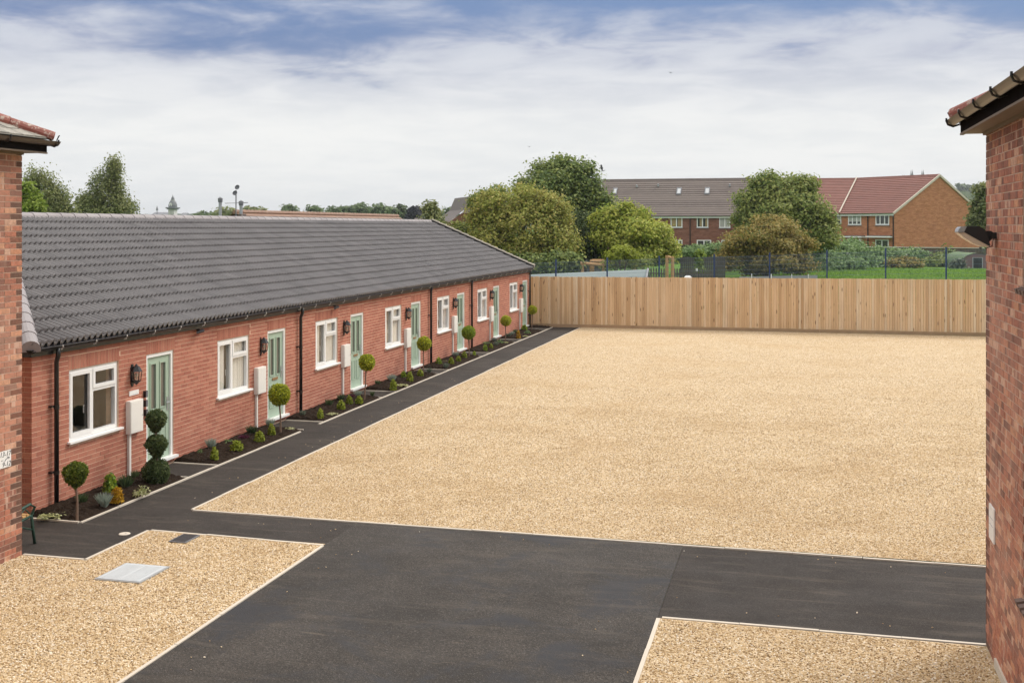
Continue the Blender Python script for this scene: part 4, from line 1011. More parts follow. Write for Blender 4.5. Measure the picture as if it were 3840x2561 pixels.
for i in range(3): lpart('slat', MB().box(-bx_, bx_, .23 + i*.02, .25 + i*.02, .48 + i*.09, .54 + i*.09).mesh('slat', 'slat_wood'), t)
lpart('tie_bar', MB().tube([(-bx_, .27, .6), (bx_, .27, .6)], .014, 6).mesh('tie_bar', 'iron_green'), t)

# ------------------------------------------------------------------ timber fence, board by board
FA, FB = on_ground(1990, 1224.5), on_ground(3700, 1261); FA.z = FB.z = 0; fd = (FB - FA).normalized(); FLEN = (FB - FA).length + 2.2; fn = Vector((fd.y, -fd.x, 0))
t = empty('timber_fence', tuple(FA), 'long new close boarded timber fence across the far end of the yard', 'fence')
boards = []
for vnt in range(4):
    rv = random.Random(vnt); w = .0975; m = MB(); H_ = 2.0
    bow = rv.uniform(-.002, .002)
    for z, k in ((0, 0), (H_ * .5, 1), (H_, 0)):
        b = bow * k; m.v += [(b, -.002, z), (b + .010, -.026, z), (w + b - .012, -.020, z), (w + b, -.002, z)]
    for i in range(2):
        o = i*4; m.f += [(o, o+1, o+5, o+4), (o+1, o+2, o+6, o+5), (o+2, o+3, o+7, o+6), (o+3, o, o+4, o+7)]
    m.f += [(3,2,1,0), (8,9,10,11)]; boards.append(m.mesh('board', 'board'))
nb = int(FLEN / .098); rndf = random.Random(12); ang = math.atan2(fd.y, fd.x)
for i in range(nb):
    s = i * .098; p = FA + fd*s; zt_ = 2.15 + .07 * min(1, s / 18.3)
    o = link('board', rndf.choice(boards), t, (p.x, p.y, .135 + rndf.uniform(-.006, .006))); o.rotation_euler = (0, rndf.uniform(-.0018, .0018), ang); o.scale = (1, 1, (zt_ - .135 + rndf.uniform(-.006, .006)) / 2.0)
s = 0.0
while s < FLEN:
    l_ = min(3.0, FLEN - s); a = FA + fd*(s + .004) + Vector((0,0,.0)); b = FA + fd*(s + l_ - .004)
    part('gravel_board', MB().extrude([(0, -.03), (.03, -.03), (.03, .135), (0, .135)], a, b), 'gravel_board', t)
    q = FA + fd*(s) - fn*.07; part('fence_post', MB().box(q.x - .05, q.x + .05, q.y - .02, q.y + .08, 0, 2.1), 'board', t)
    for z in (.4, 1.15, 1.9): part('rail', MB().extrude([(-.05, z), (-.012, z), (-.012, z + .08), (-.05, z + .08)], a, b), 'board', t)
    s += 3.0

# ------------------------------------------------------------------ blue mesh fence beyond
MY = 52.5; t = empty('mesh_fence', (-2, MY, .3), 'blue post and wire mesh fence behind the timber fence', 'fence')
posts = [(-13.7, 2.6), (-11.19, 2.70), (-8.70, 2.80), (-6.23, 2.90), (-3.68, 3.0), (-1.17, 3.08), (1.36, 3.21), (3.89, 3.31), (6.43, 3.37), (8.95, 3.4)]
pm = MB().box(-.032, .032, -.032, .032, -2.6, 0).lathe([(.04, 0), (.04, .015), (0, .02)], (0,0,0), 8).mesh('fence_post', 'blue_post')
for x, z in posts: link('fence_post', pm, t, (x, MY, z))
pan = MB(); W_ = 2.44
for i in range(12):
    z = -.10 - i*.2
    for dy in (-.008, .008): pan.box(0, W_, dy - .004, dy + .004, z - .004, z + .004, 'we')
for i in range(49): x = .02 + i*.05; pan.box(x - .0027, x + .0027, -.0027, .0027, -2.35, -.06, 'ud')
pm = pan.mesh('mesh_panel', 'wire')
for (x, z), (x2, z2) in zip(posts[:-1], posts[1:]):
    o = link('mesh_panel', pm, t, (x + .035, MY - .05, z - .03)); o.scale = ((x2 - x - .07) / W_, 1, 1); o.rotation_euler = (0, -math.atan2(z2 - z, x2 - x), 0)

# ------------------------------------------------------------------ foliage
def leaves_mesh(name, P, Nrm, size, mat, rng, elong=1.5, droop=0.0):
    """one leaf-shaped quad per point"""
    n = len(P); t = rng.normal(size=(n, 3)); t[:, 2] -= droop
    t -= Nrm * (t * Nrm).sum(1, keepdims=True); t /= np.linalg.norm(t, axis=1, keepdims=True) + 1e-9
    b = np.cross(Nrm, t); s = (size * rng.uniform(.6, 1.35, n))[:, None] if np.isscalar(size) else (size * rng.uniform(.6, 1.35, n))[:, None]
    V = np.empty((n, 4, 3)); V[:, 0] = P - t*s*elong*.5; V[:, 1] = P + b*s*.45 + Nrm*s*.12; V[:, 2] = P + t*s*elong*.5; V[:, 3] = P - b*s*.45 + Nrm*s*.12
    me = bpy.data.meshes.new(name); me.vertices.add(4*n); me.vertices.foreach_set('co', V.reshape(-1)); me.loops.add(4*n); me.loops.foreach_set('vertex_index', np.arange(4*n, dtype=np.int32))
    me.polygons.add(n); me.polygons.foreach_set('loop_start', np.arange(0, 4*n, 4, dtype=np.int32)); me.polygons.foreach_set('loop_total', np.full(n, 4, dtype=np.int32))
    me.update(calc_edges=True); me.materials.append(M[mat]); return me
def unit(rng, n): v = rng.normal(size=(n, 3)); return v / np.linalg.norm(v, axis=1, keepdims=True)
def crown_points(blobs, clump_r, n_total, rng, flat=.75, shell=.62, droop=0.0):
    """clumps of leaves spread through the crown's lobes, denser towards the outside"""
    A = np.array([(b[3]*b[4] + b[4]*b[5] + b[3]*b[5]) for b in blobs]); A = A / A.sum(); PP, NN = [], []
    per = 26
    for b, a in zip(blobs, A):
        c, r = np.array(b[:3]), np.array(b[3:6]); m = max(5, int(n_total * a / per)); d = unit(rng, m)
        rad = rng.uniform(shell, 1.0, m) ** .8 * rng.uniform(.80, 1.10, m); rad = np.where(rng.uniform(0, 1, m) < .03, rad*rng.uniform(1.03, 1.13, m), rad); cc = c + d*r*rad[:, None]
        k = rng.poisson(per, m); idx = np.repeat(np.arange(m), k); sz = clump_r * rng.uniform(.55, 1.5, m)
        off = np.clip(rng.normal(size=(len(idx), 3)), -1.7, 1.7) * .55; off[:, 2] *= flat + droop * 1.2
        p = cc[idx] + off * sz[idx][:, None]; o = d[idx]*.7 + off*.4 + np.array([0, 0, .55 - droop*.5]) + rng.normal(size=off.shape)*.5
        PP.append(p); NN.append(o / (np.linalg.norm(o, axis=1, keepdims=True) + 1e-9))
    return np.concatenate(PP), np.concatenate(NN)
def tree(name, base, blobs, leaf, n, mat, label, seed, clump=.4, bark='bark', trunk_r=.14, group=None, droop=0.0, cat='tree', flat=.75, trunk=True, shell=.62, twigs=0):
    """blobs in world coordinates (x, y, z, rx, ry, rz)"""
    rng = np.random.default_rng(seed); t = empty(name, base, label, cat, group); B = Vector(base)
    if cat == 'tree' and n > 2000:
        more = []
        for b in blobs:
            more.append((b[0], b[1], b[2], b[3]*.86, b[4]*.86, b[5]*.86))
            for d in unit(rng, 7):
                k = rng.uniform(.26, .5); more.append((b[0] + d[0]*b[3]*.82, b[1] + d[1]*b[4]*.82, b[2] + d[2]*b[5]*.82, b[3]*k, b[4]*k, b[5]*k*.8))
    else: more = blobs
    P, Nn = crown_points(more, clump, int(n*1.15), rng, flat, shell, droop); P = P - np.array(B)
    lpart('crown', leaves_mesh('crown', P, Nn, leaf, 'leaf_' + mat, rng, droop=droop), t)
    if trunk:
        m = MB(); top = max(b[2] for b in blobs); cx_, cy_ = np.mean([b[0] for b in blobs]), np.mean([b[1] for b in blobs])
        hh = (top - B.z); fork = Vector(((cx_ - B.x)*.4, (cy_ - B.y)*.4, hh*.35))
        m.tube([(0, 0, -.2), (fork.x*.4, fork.y*.4, hh*.15), fork], [trunk_r*1.25, trunk_r, trunk_r*.8], 8)
        for b in blobs:
            e = Vector(b[:3]) - B; e = e + Vector((0, 0, b[5]*.45)); mid = fork.lerp(e, .5) + Vector((rng.uniform(-.2,.2), rng.uniform(-.2,.2), .1)); m.tube([fork*.85, mid, e], [trunk_r*.6, trunk_r*.36, trunk_r*.1], 6)
            for q in range(2 + twigs):
                d = Vector(unit(rng, 1)[0]); d.z = abs(d.z); m.tube([mid, mid.lerp(e, .5) + d*b[3]*.4, e + Vector((d.x*b[3], d.y*b[4], d.z*b[5]))*.75], [trunk_r*.3, trunk_r*.15, trunk_r*.05], 5)
        lpart('trunk', m.mesh('trunk', bark), t)
    return t
def PB(u, v, ru, rv, D, dd=0.0, rd=None):
    """lobe measured on the photo at a given distance"""
    p = at(u, v, D + dd); k = (D + dd) / FPX; rx = ru*k
    return (p.x, p.y, p.z, rx, (rd if rd else rx), rv*k)
def foot(u, D): p = at(u, 850, D); return (p.x, p.y, gz(p.x, p.y) if p.y > 48 else 0.0)

# --- ball topiaries in the beds
def topiary(base, balls, label, seed, mat, kind='tree', stem_r=.017, leaf=.03, taper=False):
    """balls: (dx, dy, z, r, rz)"""
    rng = np.random.default_rng(seed); t = empty('topiary_tree', (base[0], base[1], .05), label, 'tree', 'clipped topiary trees in the beds')
    for i, (dx, dy, z, r, rz) in enumerate(balls):
        n = int(2600 * max(1, (r/.17)**1.5)); d = unit(rng, n); rad = rng.uniform(.74, 1.03, n)
        bump = 1 + .08*np.sin(d[:, 0]*5 + seed) * np.cos(d[:, 1]*6 + i)
        if taper and not (i == 0 and len(balls) > 1): d = d * np.stack([1 - .42*np.clip(-d[:, 2], 0, 1), 1 - .42*np.clip(-d[:, 2], 0, 1), np.where(d[:, 2] < 0, 1.22, .92)], 1)
        P = d * (rad*bump)[:, None] * np.array([r, r, rz]) + np.array([dx, dy, z - .05]); Nn = d*.4 + rng.normal(size=d.shape)*.6 + np.array([0, 0, .25]); Nn /= np.linalg.norm(Nn, axis=1, keepdims=True)
        cr = lpart('crown', leaves_mesh('crown', P, Nn, leaf * rng.uniform(.7, 1.3), 'leaf_' + mat, rng, elong=2.6, droop=-.8), t)
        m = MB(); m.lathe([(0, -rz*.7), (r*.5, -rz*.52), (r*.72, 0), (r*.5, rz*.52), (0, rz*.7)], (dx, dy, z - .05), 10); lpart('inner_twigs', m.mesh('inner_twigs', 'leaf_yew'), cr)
    m = MB(); b = balls[-1]; m.tube([(0, 0, -.05), (b[0]*.3 + .008, b[1]*.3, b[2]*.35), (b[0]*.7 - .006, b[1]*.7, b[2]*.7), (b[0], b[1], b[2])], [stem_r*1.2, stem_r, stem_r, stem_r*.8], 7); lpart('trunk', m.mesh('trunk', 'stem'), t)
    return t
def ball(base, u, v, rpx):
    """crown measured on the photo, in the vertical plane of the stem"""
    D = (Vector(base) - C0).dot(FW); p = at(u, v, D); return (p.x - base[0], p.y - base[1], p.z, rpx*D/FPX, rpx*D/FPX)
TOP = [((289,1941), [(284,1775,44)], 'thuja_dark', 'dark green ball topiary at the near corner of the first bed'),
       ((587,1806), [(586,1769,50), (587,1668,40), (586,1573,39)], 'yew', 'dark three ball topiary before the first green door'),
       ((1052,1622), [(1048,1479,41)], 'thuja_gold', 'bright ball topiary before the second green door, white sill behind its stem'),
       ((1366,1498), [(1376,1359,30)], 'thuja_gold', 'lime ball topiary on a leaning stem by the third green door'),
       ((1586,1404), [(1590,1288,26)], 'thuja_gold', 'brownish lime ball topiary by the fourth green door and third downpipe'),
       ((1759,1338), [(1757,1247,25)], 'thuja', 'flattened ball topiary by the fifth green door in front of the fourth downpipe'),
       ((1895,1279), [(1897,1203,20)], 'thuja_gold', 'ball topiary by the sixth green door before plain brick wall'),
       ((1994,1238), [(1997,1162,16)], 'thuja_gold', 'ball topiary farthest off, standing against the timber fence')]
for i, (b, bl, mt_, lab) in enumerate(TOP):
    g0 = on_ground(b[0], b[1], .05); topiary((g0.x, g0.y), [ball((g0.x, g0.y, .05), *q) for q in bl], lab, 40 + i, mt_, leaf=.024, taper=i < 2)

# --- small plants in the beds
def plant_mesh(kind, seed):
    rng = np.random.default_rng(seed); rr = random.Random(seed)
    if kind in ('silver', 'rosemary', 'greygreen', 'heather'):      # tufts of upright blades, unit size (height 1)
        n = {'silver': 230, 'rosemary': 260, 'greygreen': 200, 'heather': 240}[kind]; hgt = .62 if kind == 'heather' else 1.0; P, Nn, S = [], [], []
        a = rng.uniform(0, 2*np.pi, n); lean = rng.uniform(.05, .62, n); L_ = rng.uniform(.55, 1.0, n) * hgt
        m = MB()
        for i in range(n):
            d = Vector((math.cos(a[i])*lean[i], math.sin(a[i])*lean[i], 1)).normalized(); s = d.cross(Vector((rr.uniform(-1,1), rr.uniform(-1,1), .1))).normalized() * rr.uniform(.018, .035); r0 = Vector((math.cos(a[i]), math.sin(a[i]), 0)) * rr.uniform(0, .2)
            k = rr.uniform(0, .45); p0 = r0 + d*L_[i]*k; p1 = r0 + d*L_[i]; p1.z -= .05*lean[i]; m.quad(p0 - s*.6, p0 + s*.6, (p0 + p1)/2 + s*1.2, p1)
        return m.mesh('plant', 'leaf_' + kind)
    if kind in ('limeshrub', 'gold', 'thuja'):                      # egg-shaped dwarf conifer of leafy tufts
        n = 420; d = unit(rng, n); d[:, 2] = np.abs(d[:, 2])*1.0; r = rng.uniform(.55, 1.05, n); P = d*r[:, None]*np.array([.38, .38, .92]); P[:, 2] += .05
        Nn = d*.35 + rng.normal(size=d.shape)*.6; Nn /= np.linalg.norm(Nn, axis=1, keepdims=True)
        return leaves_mesh('plant', P, Nn, .13, 'leaf_' + kind, rng, elong=1.9, droop=-1.0)
    n = 150; d = unit(rng, n); d[:, 2] = np.abs(d[:, 2])            # low spreading shrub
    flat_ = {'variegated': .55, 'ivy': .6, 'spread': .22}.get(kind, .6); r = rng.uniform(.35, 1.05, n); P = d*r[:, None]*np.array([.62, .62, flat_]); P[:, 2] += .04
    Nn = d*.3 + rng.normal(size=d.shape)*.5 + np.array([0, 0, .5]); Nn /= np.linalg.norm(Nn, axis=1, keepdims=True)
    return leaves_mesh('plant', P, Nn, .13, 'leaf_' + ('variegated' if kind == 'spread' else kind), rng, elong=1.5)
PM = {}
def plant(u, v, hpx, kind, label, name='plant', width=1.0):
    p = on_ground(u, v, .06); D = (p - C0).dot(FW); h = 1.36*hpx*D/FPX
    rr = random.Random(int(u*7 + v)); key = (kind, rr.randrange(3))
    if key not in PM: PM[key] = plant_mesh(kind, hash(kind) % 7 + 10*key[1] if False else sum(map(ord, kind)) + 10*key[1])
    o = link(name, PM[key], None, (p.x, p.y, .045)); o.scale = (h*width, h*width, h); o.rotation_euler = (0, 0, rr.uniform(0, 6.28))
    return tag(o, label, 'plant', 'small plants in the beds')
S_, R_, LI, V_, H_, GR, TH = 'silver', 'rosemary', 'limeshrub', 'variegated', 'heather', 'greygreen', 'thuja'
for row in [
 # first bed
 (192,1933,26,'spread','trailing white variegated plant at the foot of the first downpipe','shrub',2.4),
 (240,1921,16,'spread','sprig of pale trailing leaves beside the nearest ball topiary','shrub',2.2),
 (306,1886,34,R_,'dark green rosemary behind the stem of the nearest ball topiary','plant',1.1),
 (391,1897,46,S_,'silver lavender in the first bed beside a golden dwarf conifer','plant',1.0),
 (438,1881,44,'gold','golden orange dwarf conifer in the first bed','shrub',1.0),
 (412,1845,58,TH,'dark columnar dwarf conifer by the wall in the first bed','shrub',.8),
 (470,1826,42,R_,'green rosemary by the wall next to the first white conduit','plant',1.2),
 (506,1792,28,R_,'small dark shrub just right of the first white conduit','plant',.9),
 (532,1855,50,V_,'yellow and white variegated shrub near the three ball topiary','shrub',.75),
 # second bed
 (751,1698,20,'ivy','small green shrub at the near end of the second bed','shrub',.8),
 (791,1680,34,S_,'silver tuft by the wall in the second bed','plant',1.0),
 (804,1722,36,LI,'upright lime dwarf conifer in front of a silver tuft, second bed','shrub',.8),
 (852,1660,22,'ivy','low dark green shrub by the wall in the second bed','shrub',1.1),
 (887,1686,28,LI,'low spreading lime shrub in the middle of the second bed','shrub',1.6),
 (913,1645,24,H_,'purple heather by the wall in the second bed','plant',1.7),
 (944,1626,30,R_,'green rosemary beside the second white conduit','plant',1.1),
 (973,1653,30,LI,'rounded lime shrub in front of the second white conduit','shrub',1.2),
 (1018,1630,32,LI,'egg shaped lime conifer left of the second topiary stem','shrub',.85),
 (1013,1598,28,S_,'silver grey tuft at the corner of the second door step','plant',1.0),
 (1085,1606,16,'spread','pale straggling plant on the edge of the second door step','shrub',1.8),
 # third bed
 (1135,1558,20,GR,'grey green tuft at the foot of the second downpipe','plant',1.0),
 (1201,1566,28,LI,'upright lime conifer at the near end of the third bed','shrub',.8),
 (1243,1551,17,'spread','pale variegated plant in the middle of the third bed','shrub',1.6),
 (1233,1522,24,R_,'rosemary by the wall in the third bed, nearer of two','plant',1.0),
 (1279,1533,26,LI,'rounded lime shrub in the middle of the third bed','shrub',1.1),
 (1279,1502,24,R_,'rosemary by the wall in the third bed, farther of two','plant',1.0),
 (1310,1513,24,LI,'lime shrub in front of the third white conduit','shrub',1.0),
 (1347,1511,22,LI,'yellowish lime shrub left of the leaning topiary stem','shrub',1.2),
 (1322,1489,16,H_,'dark purple heather right of the third white conduit','plant',1.5),
 (1342,1486,22,S_,'silver tuft at the corner of the third door step','plant',1.1),
 (1396,1484,16,R_,'small dark tuft on the edge of the third door step','plant',.9),
 # fourth bed
 (1416,1443,18,R_,'small green tuft at the near end of the fourth bed','plant',1.0),
 (1469,1429,24,S_,'silver lavender by the wall in the fourth bed','plant',1.2),
 (1475,1460,30,LI,'egg shaped lime conifer at the front of the fourth bed','shrub',.8),
 (1508,1445,20,'spread','pale variegated plant at the front of the fourth bed','shrub',1.5),
 (1513,1416,20,TH,'dark green dwarf conifer left of the fourth white conduit','shrub',1.0),
 (1537,1428,26,LI,'straggly lime shrub right of the fourth white conduit','shrub',.9),
 (1576,1409,20,LI,'lime shrub left of the fourth topiary stem','shrub',1.1),
 (1610,1396,16,GR,'grey green tuft on the edge of the fourth door step','plant',1.1),
 # fifth bed
 (1645,1365,20,TH,'dark green dwarf conifer beside the third downpipe','shrub',1.1),
 (1667,1355,13,'spread','white flecked low plant in the fifth bed','shrub',1.8),
 (1672,1378,17,GR,'rounded grey green tuft at the front of the fifth bed','plant',1.2),
 (1692,1363,18,LI,'lime shrub in the middle of the fifth bed','shrub',1.1),
 (1697,1345,13,H_,'dark heather left of the fifth white conduit','plant',1.5),
 (1709,1336,16,S_,'silver tuft right of the fifth white conduit','plant',1.2),
 (1719,1353,15,LI,'lime shrub below the fifth green door','shrub',1.2),
 (1741,1341,18,LI,'bright lime shrub left of the fifth topiary stem','shrub',1.1),
 (1778,1332,13,TH,'small dark conifer on the edge of the fifth door step','shrub',.9),
 # sixth bed
 (1824,1290,14,'ivy','low dark green shrub by the wall in the sixth bed','shrub',1.6),
 (1820,1314,19,TH,'dark upright conifer at the front of the sixth bed','shrub',.9),
 (1841,1305,14,LI,'small lime shrub at the front of the sixth bed','shrub',1.0),
 (1852,1280,14,S_,'silver tuft right of the sixth white conduit','plant',1.2),
 (1860,1295,14,GR,'grey green tuft in the middle of the sixth bed','plant',1.3),
 (1875,1286,15,'ivy','green shrub left of the sixth topiary stem','shrub',1.2),
 (1893,1284,10,'spread','white flowered plant at the foot of the sixth topiary','shrub',1.8),
 # last bed
 (1907,1263,14,GR,'grey tuft at the near end of the last bed','plant',1.3),
 (1920,1256,13,S_,'silver tuft by the wall in the last bed','plant',1.3),
 (1933,1250,14,R_,'dark tuft by the wall left of the last white conduit','plant',1.2),
 (1944,1267,22,'gold','pale yellow cone shaped conifer at the front of the last bed','shrub',.7),
 (1966,1239,17,TH,'blue green conifer right of the last white conduit','shrub',1.3),
 (1978,1250,15,'ivy','round green shrub left of the farthest topiary stem','shrub',1.1),
 (1969,1260,9,'spread','low pale plant at the front of the last bed','shrub',1.8)]:
    u, v, h, k, lab, nm, w = row; plant(u, v, h, k, lab, nm, w)

# ------------------------------------------------------------------ trees behind
tree('broadleaf_tree', foot(1965, 60), [PB(1965,850,185,120,60,0,2.4), PB(1850,810,80,85,60), PB(2070,800,85,80,60), PB(1960,760,110,65,60), PB(1870,930,110,75,60), PB(2060,930,110,80,60), PB(1960,950,150,60,60)], .105, 48000, 'olive', 'broad olive green tree right behind the far end of the terrace', 1, .38)
tree('sycamore_tree', foot(2090, 66), [PB(2090,760,130,130,66,0,2.4), PB(2060,665,65,75,66), PB(2150,690,85,90,66), PB(1985,700,50,45,66), PB(2205,740,50,60,66), PB(2110,625,40,40,66), PB(2180,840,95,90,66), PB(2250,800,60,75,66), PB(2150,930,90,70,65)], .14, 34000, 'dark', 'tallest dark tree rising behind the olive green tree', 2, .5, shell=.5)
tree('broadleaf_tree', foot(2380, 61), [PB(2370,870,105,85,61,0,2.0), PB(2295,815,55,48,61), PB(2450,895,75,62,61), PB(2395,815,55,38,61), PB(2500,935,42,42,61), PB(2420,930,100,55,61), PB(2260,880,55,75,61), PB(2345,785,36,26,61)], .115, 30000, 'bright', 'bright yellow green tree before the brown roofed house', 3, .36)
tree('dark_tree', foot(2200, 62.5), [PB(2190,900,75,90,62.5,0,1.6), PB(2230,950,70,60,62.5), PB(2170,960,50,50,62.5)], .11, 13000, 'yew', 'dark evergreen between the olive green and yellow green trees', 4, .38)
tree('dark_tree', foot(1740, 64), [PB(1745,880,55,50,64,0,1.2), PB(1790,850,45,50,64), PB(1715,910,40,40,64), PB(1860,730,60,32,64), PB(1810,760,45,35,64)], .11, 13000, 'midgreen', 'dark green tree left of the olive green tree', 5, .38)
tree('young_tree', foot(1620, 58), [PB(1620,815,32,42,58,0,.5), PB(1605,850,40,35,58), PB(1640,845,35,35,58), PB(1612,780,14,22,58)], .11, 2600, 'birch', 'small loose tree behind the terrace ridge end', 6, .26, trunk_r=.07)
tree('small_tree', foot(2335, 56.5), [PB(2335,935,42,16,56.5,0,.5), PB(2295,955,30,16,56.5), PB(2370,958,24,16,56.5), PB(2320,950,30,14,56.5)], .10, 2300, 'limeshrub', 'small yellow green umbrella shaped tree over the climbing frame', 7, .2, trunk_r=.06)
tree('broadleaf_tree', foot(2945, 74), [PB(2940,790,165,125,74,0,2.8), PB(2900,715,80,60,74), PB(2985,735,85,60,74), PB(2840,800,85,85,74), PB(3060,830,75,85,74), PB(2990,880,120,80,74), PB(2880,690,50,36,74), PB(3090,870,50,60,74)], .135, 46000, 'midgreen', 'large round green tree between the two brick houses', 8, .5)
tree('bronze_tree', foot(2880, 66), [PB(2880,920,150,80,66,0,2.2), PB(2800,900,85,65,66), PB(2905,850,75,50,66), PB(2985,920,70,60,66), PB(2760,950,70,50,66), PB(2870,985,130,45,66), PB(2990,985,60,40,66), PB(2720,975,45,36,66)], .105, 36000, 'bronze', 'bronze brown leaved tree behind the mesh fence', 9, .36, twigs=1)
tree('weeping_birch', foot(175, 62), [PB(185,745,45,60,62,0,.9), PB(165,690,40,36,62), PB(215,770,30,50,62), PB(240,775,24,36,62), PB(120,700,36,50,62), PB(205,800,60,30,62), PB(262,800,26,30,62)], .09, 7500, 'birch', 'weeping birch with drooping branches beside the left building', 10, .34, bark='bark_pale', droop=.8, group='trees behind the terrace roof')
tree('broadleaf_tree', foot(115, 56), [PB(110,765,40,50,56,0,.7), PB(95,720,20,30,56), PB(135,800,30,30,56)], .13, 2500, 'lime', 'light green tree next to the weeping birch at far left', 11, .3, group='trees behind the terrace roof')
tree('birch_tree', foot(400, 72), [PB(405,735,60,65,72,0,1.2), PB(425,665,28,50,72), PB(380,690,36,45,72), PB(455,760,42,45,72), PB(350,770,45,40,72), PB(475,790,35,30,72), PB(400,800,100,30,72), PB(318,765,26,32,72), PB(432,632,12,24,72)], .10, 11000, 'birch', 'tall birch standing free against the sky at left', 12, .4, bark='bark_pale', droop=.45, group='trees behind the terrace roof')
tree('garden_tree', foot(3675, 88), [PB(3670,800,32,60,88,0,1.0), PB(3690,740,30,60,88), PB(3660,850,24,50,88), PB(3705,860,36,60,88)], .2, 2600, 'birch', 'thin tree at the right gable end of the orange brick house', 13, .45, trunk_r=.1, shell=.4)
tree('sapling', foot(2622, 62), [PB(2622,985,10,40,62), PB(2624,955,12,20,62), PB(2620,1015,14,20,62)], .12, 500, 'lime', 'thin pale green sapling beside the picket fence', 14, .2, trunk_r=.03)
# shrubs and brambles before the old fence
def shrub(name, u, v, D, blobs, mat, n, leaf, lab, seed, clump=.35, flowers=0):
    t = tree(name, foot(u, D), blobs, leaf, n, mat, lab, seed, clump, cat='shrub', trunk=False, shell=.3)
    if flowers:
        rng = np.random.default_rng(seed + 100); P, Nn = crown_points(blobs, .3, flowers, rng, shell=.9); P = P - np.array(t.location)
        k = rng.permutation(len(P))[:flowers]; lpart('blossom', leaves_mesh('blossom', P[k], Nn[k], .16, 'leaf_petal', rng, elong=1), t)
shrub('bramble_hedge', 3100, 0, 80, [PB(2990,985,60,36,76), PB(3060,955,60,40,78), PB(3130,950,70,45,80), PB(3080,1000,90,28,75), PB(3170,995,80,30,76), PB(3200,930,50,25,84), PB(3190,960,70,40,80)], 'ivy', 18000, .14, 'bramble thicket with white flowers left of a blue post, before the old fence', 21, .42, 70)
shrub('bramble_hedge', 3380, 0, 84, [PB(3340,965,70,28,84), PB(3420,962,60,26,84), PB(3290,960,50,36,84), PB(3270,990,60,26,80)], 'ivy', 10000, .14, 'bramble hedge with white flowers along the old fence before the orange gable', 22, .42, 60)
shrub('dead_shrub', 3390, 0, 79, [PB(3390,985,45,22,79), PB(3350,990,30,18,79), PB(3430,990,40,16,79)], 'bronze', 1400, .14, 'brownish dry shrub on the lawn before the bramble hedge', 23, .3)
shrub('shrub', 3545, 0, 84, [PB(3550,965,34,34,84), PB(3515,985,46,18,82)], 'dark', 2600, .18, 'dark shrub on the lawn beside the arched shelter', 24)
shrub('shrub', 3610, 0, 78, [PB(3592,992,14,18,78), PB(3580,1002,14,10,78)], 'greygreen', 900, .16, 'pale dry grass clump at the side of the arched shelter', 25)
shrub('ivy_shrub', 2600, 0, 70, [PB(2610,948,50,18,70), PB(2570,958,40,16,70), PB(2650,955,40,22,70), PB(2540,962,30,16,70), PB(2680,936,34,14,70)], 'ivy', 10500, .12, 'ivy mound over the dark fence under the dull red house', 26)
shrub('shrub', 2500, 0, 66, [PB(2450,965,60,24,66), PB(2390,975,40,20,66)], 'dark', 3000, .16, 'dark undergrowth below the yellow green tree', 27)
shrub('shrub', 2060, 0, 58, [PB(2010,985,45,30,58), PB(2090,980,60,34,58), PB(2150,985,40,30,58), PB(1950,980,40,30,58)], 'dark', 4500, .13, 'dark undergrowth below the olive green tree', 28)
shrub('shrub', 2450, 0, 57, [PB(2310,990,60,12,57.5), PB(2400,985,50,14,57.5)], 'midgreen', 1500, .1, 'low green bushes behind the climbing frame ropes', 29)

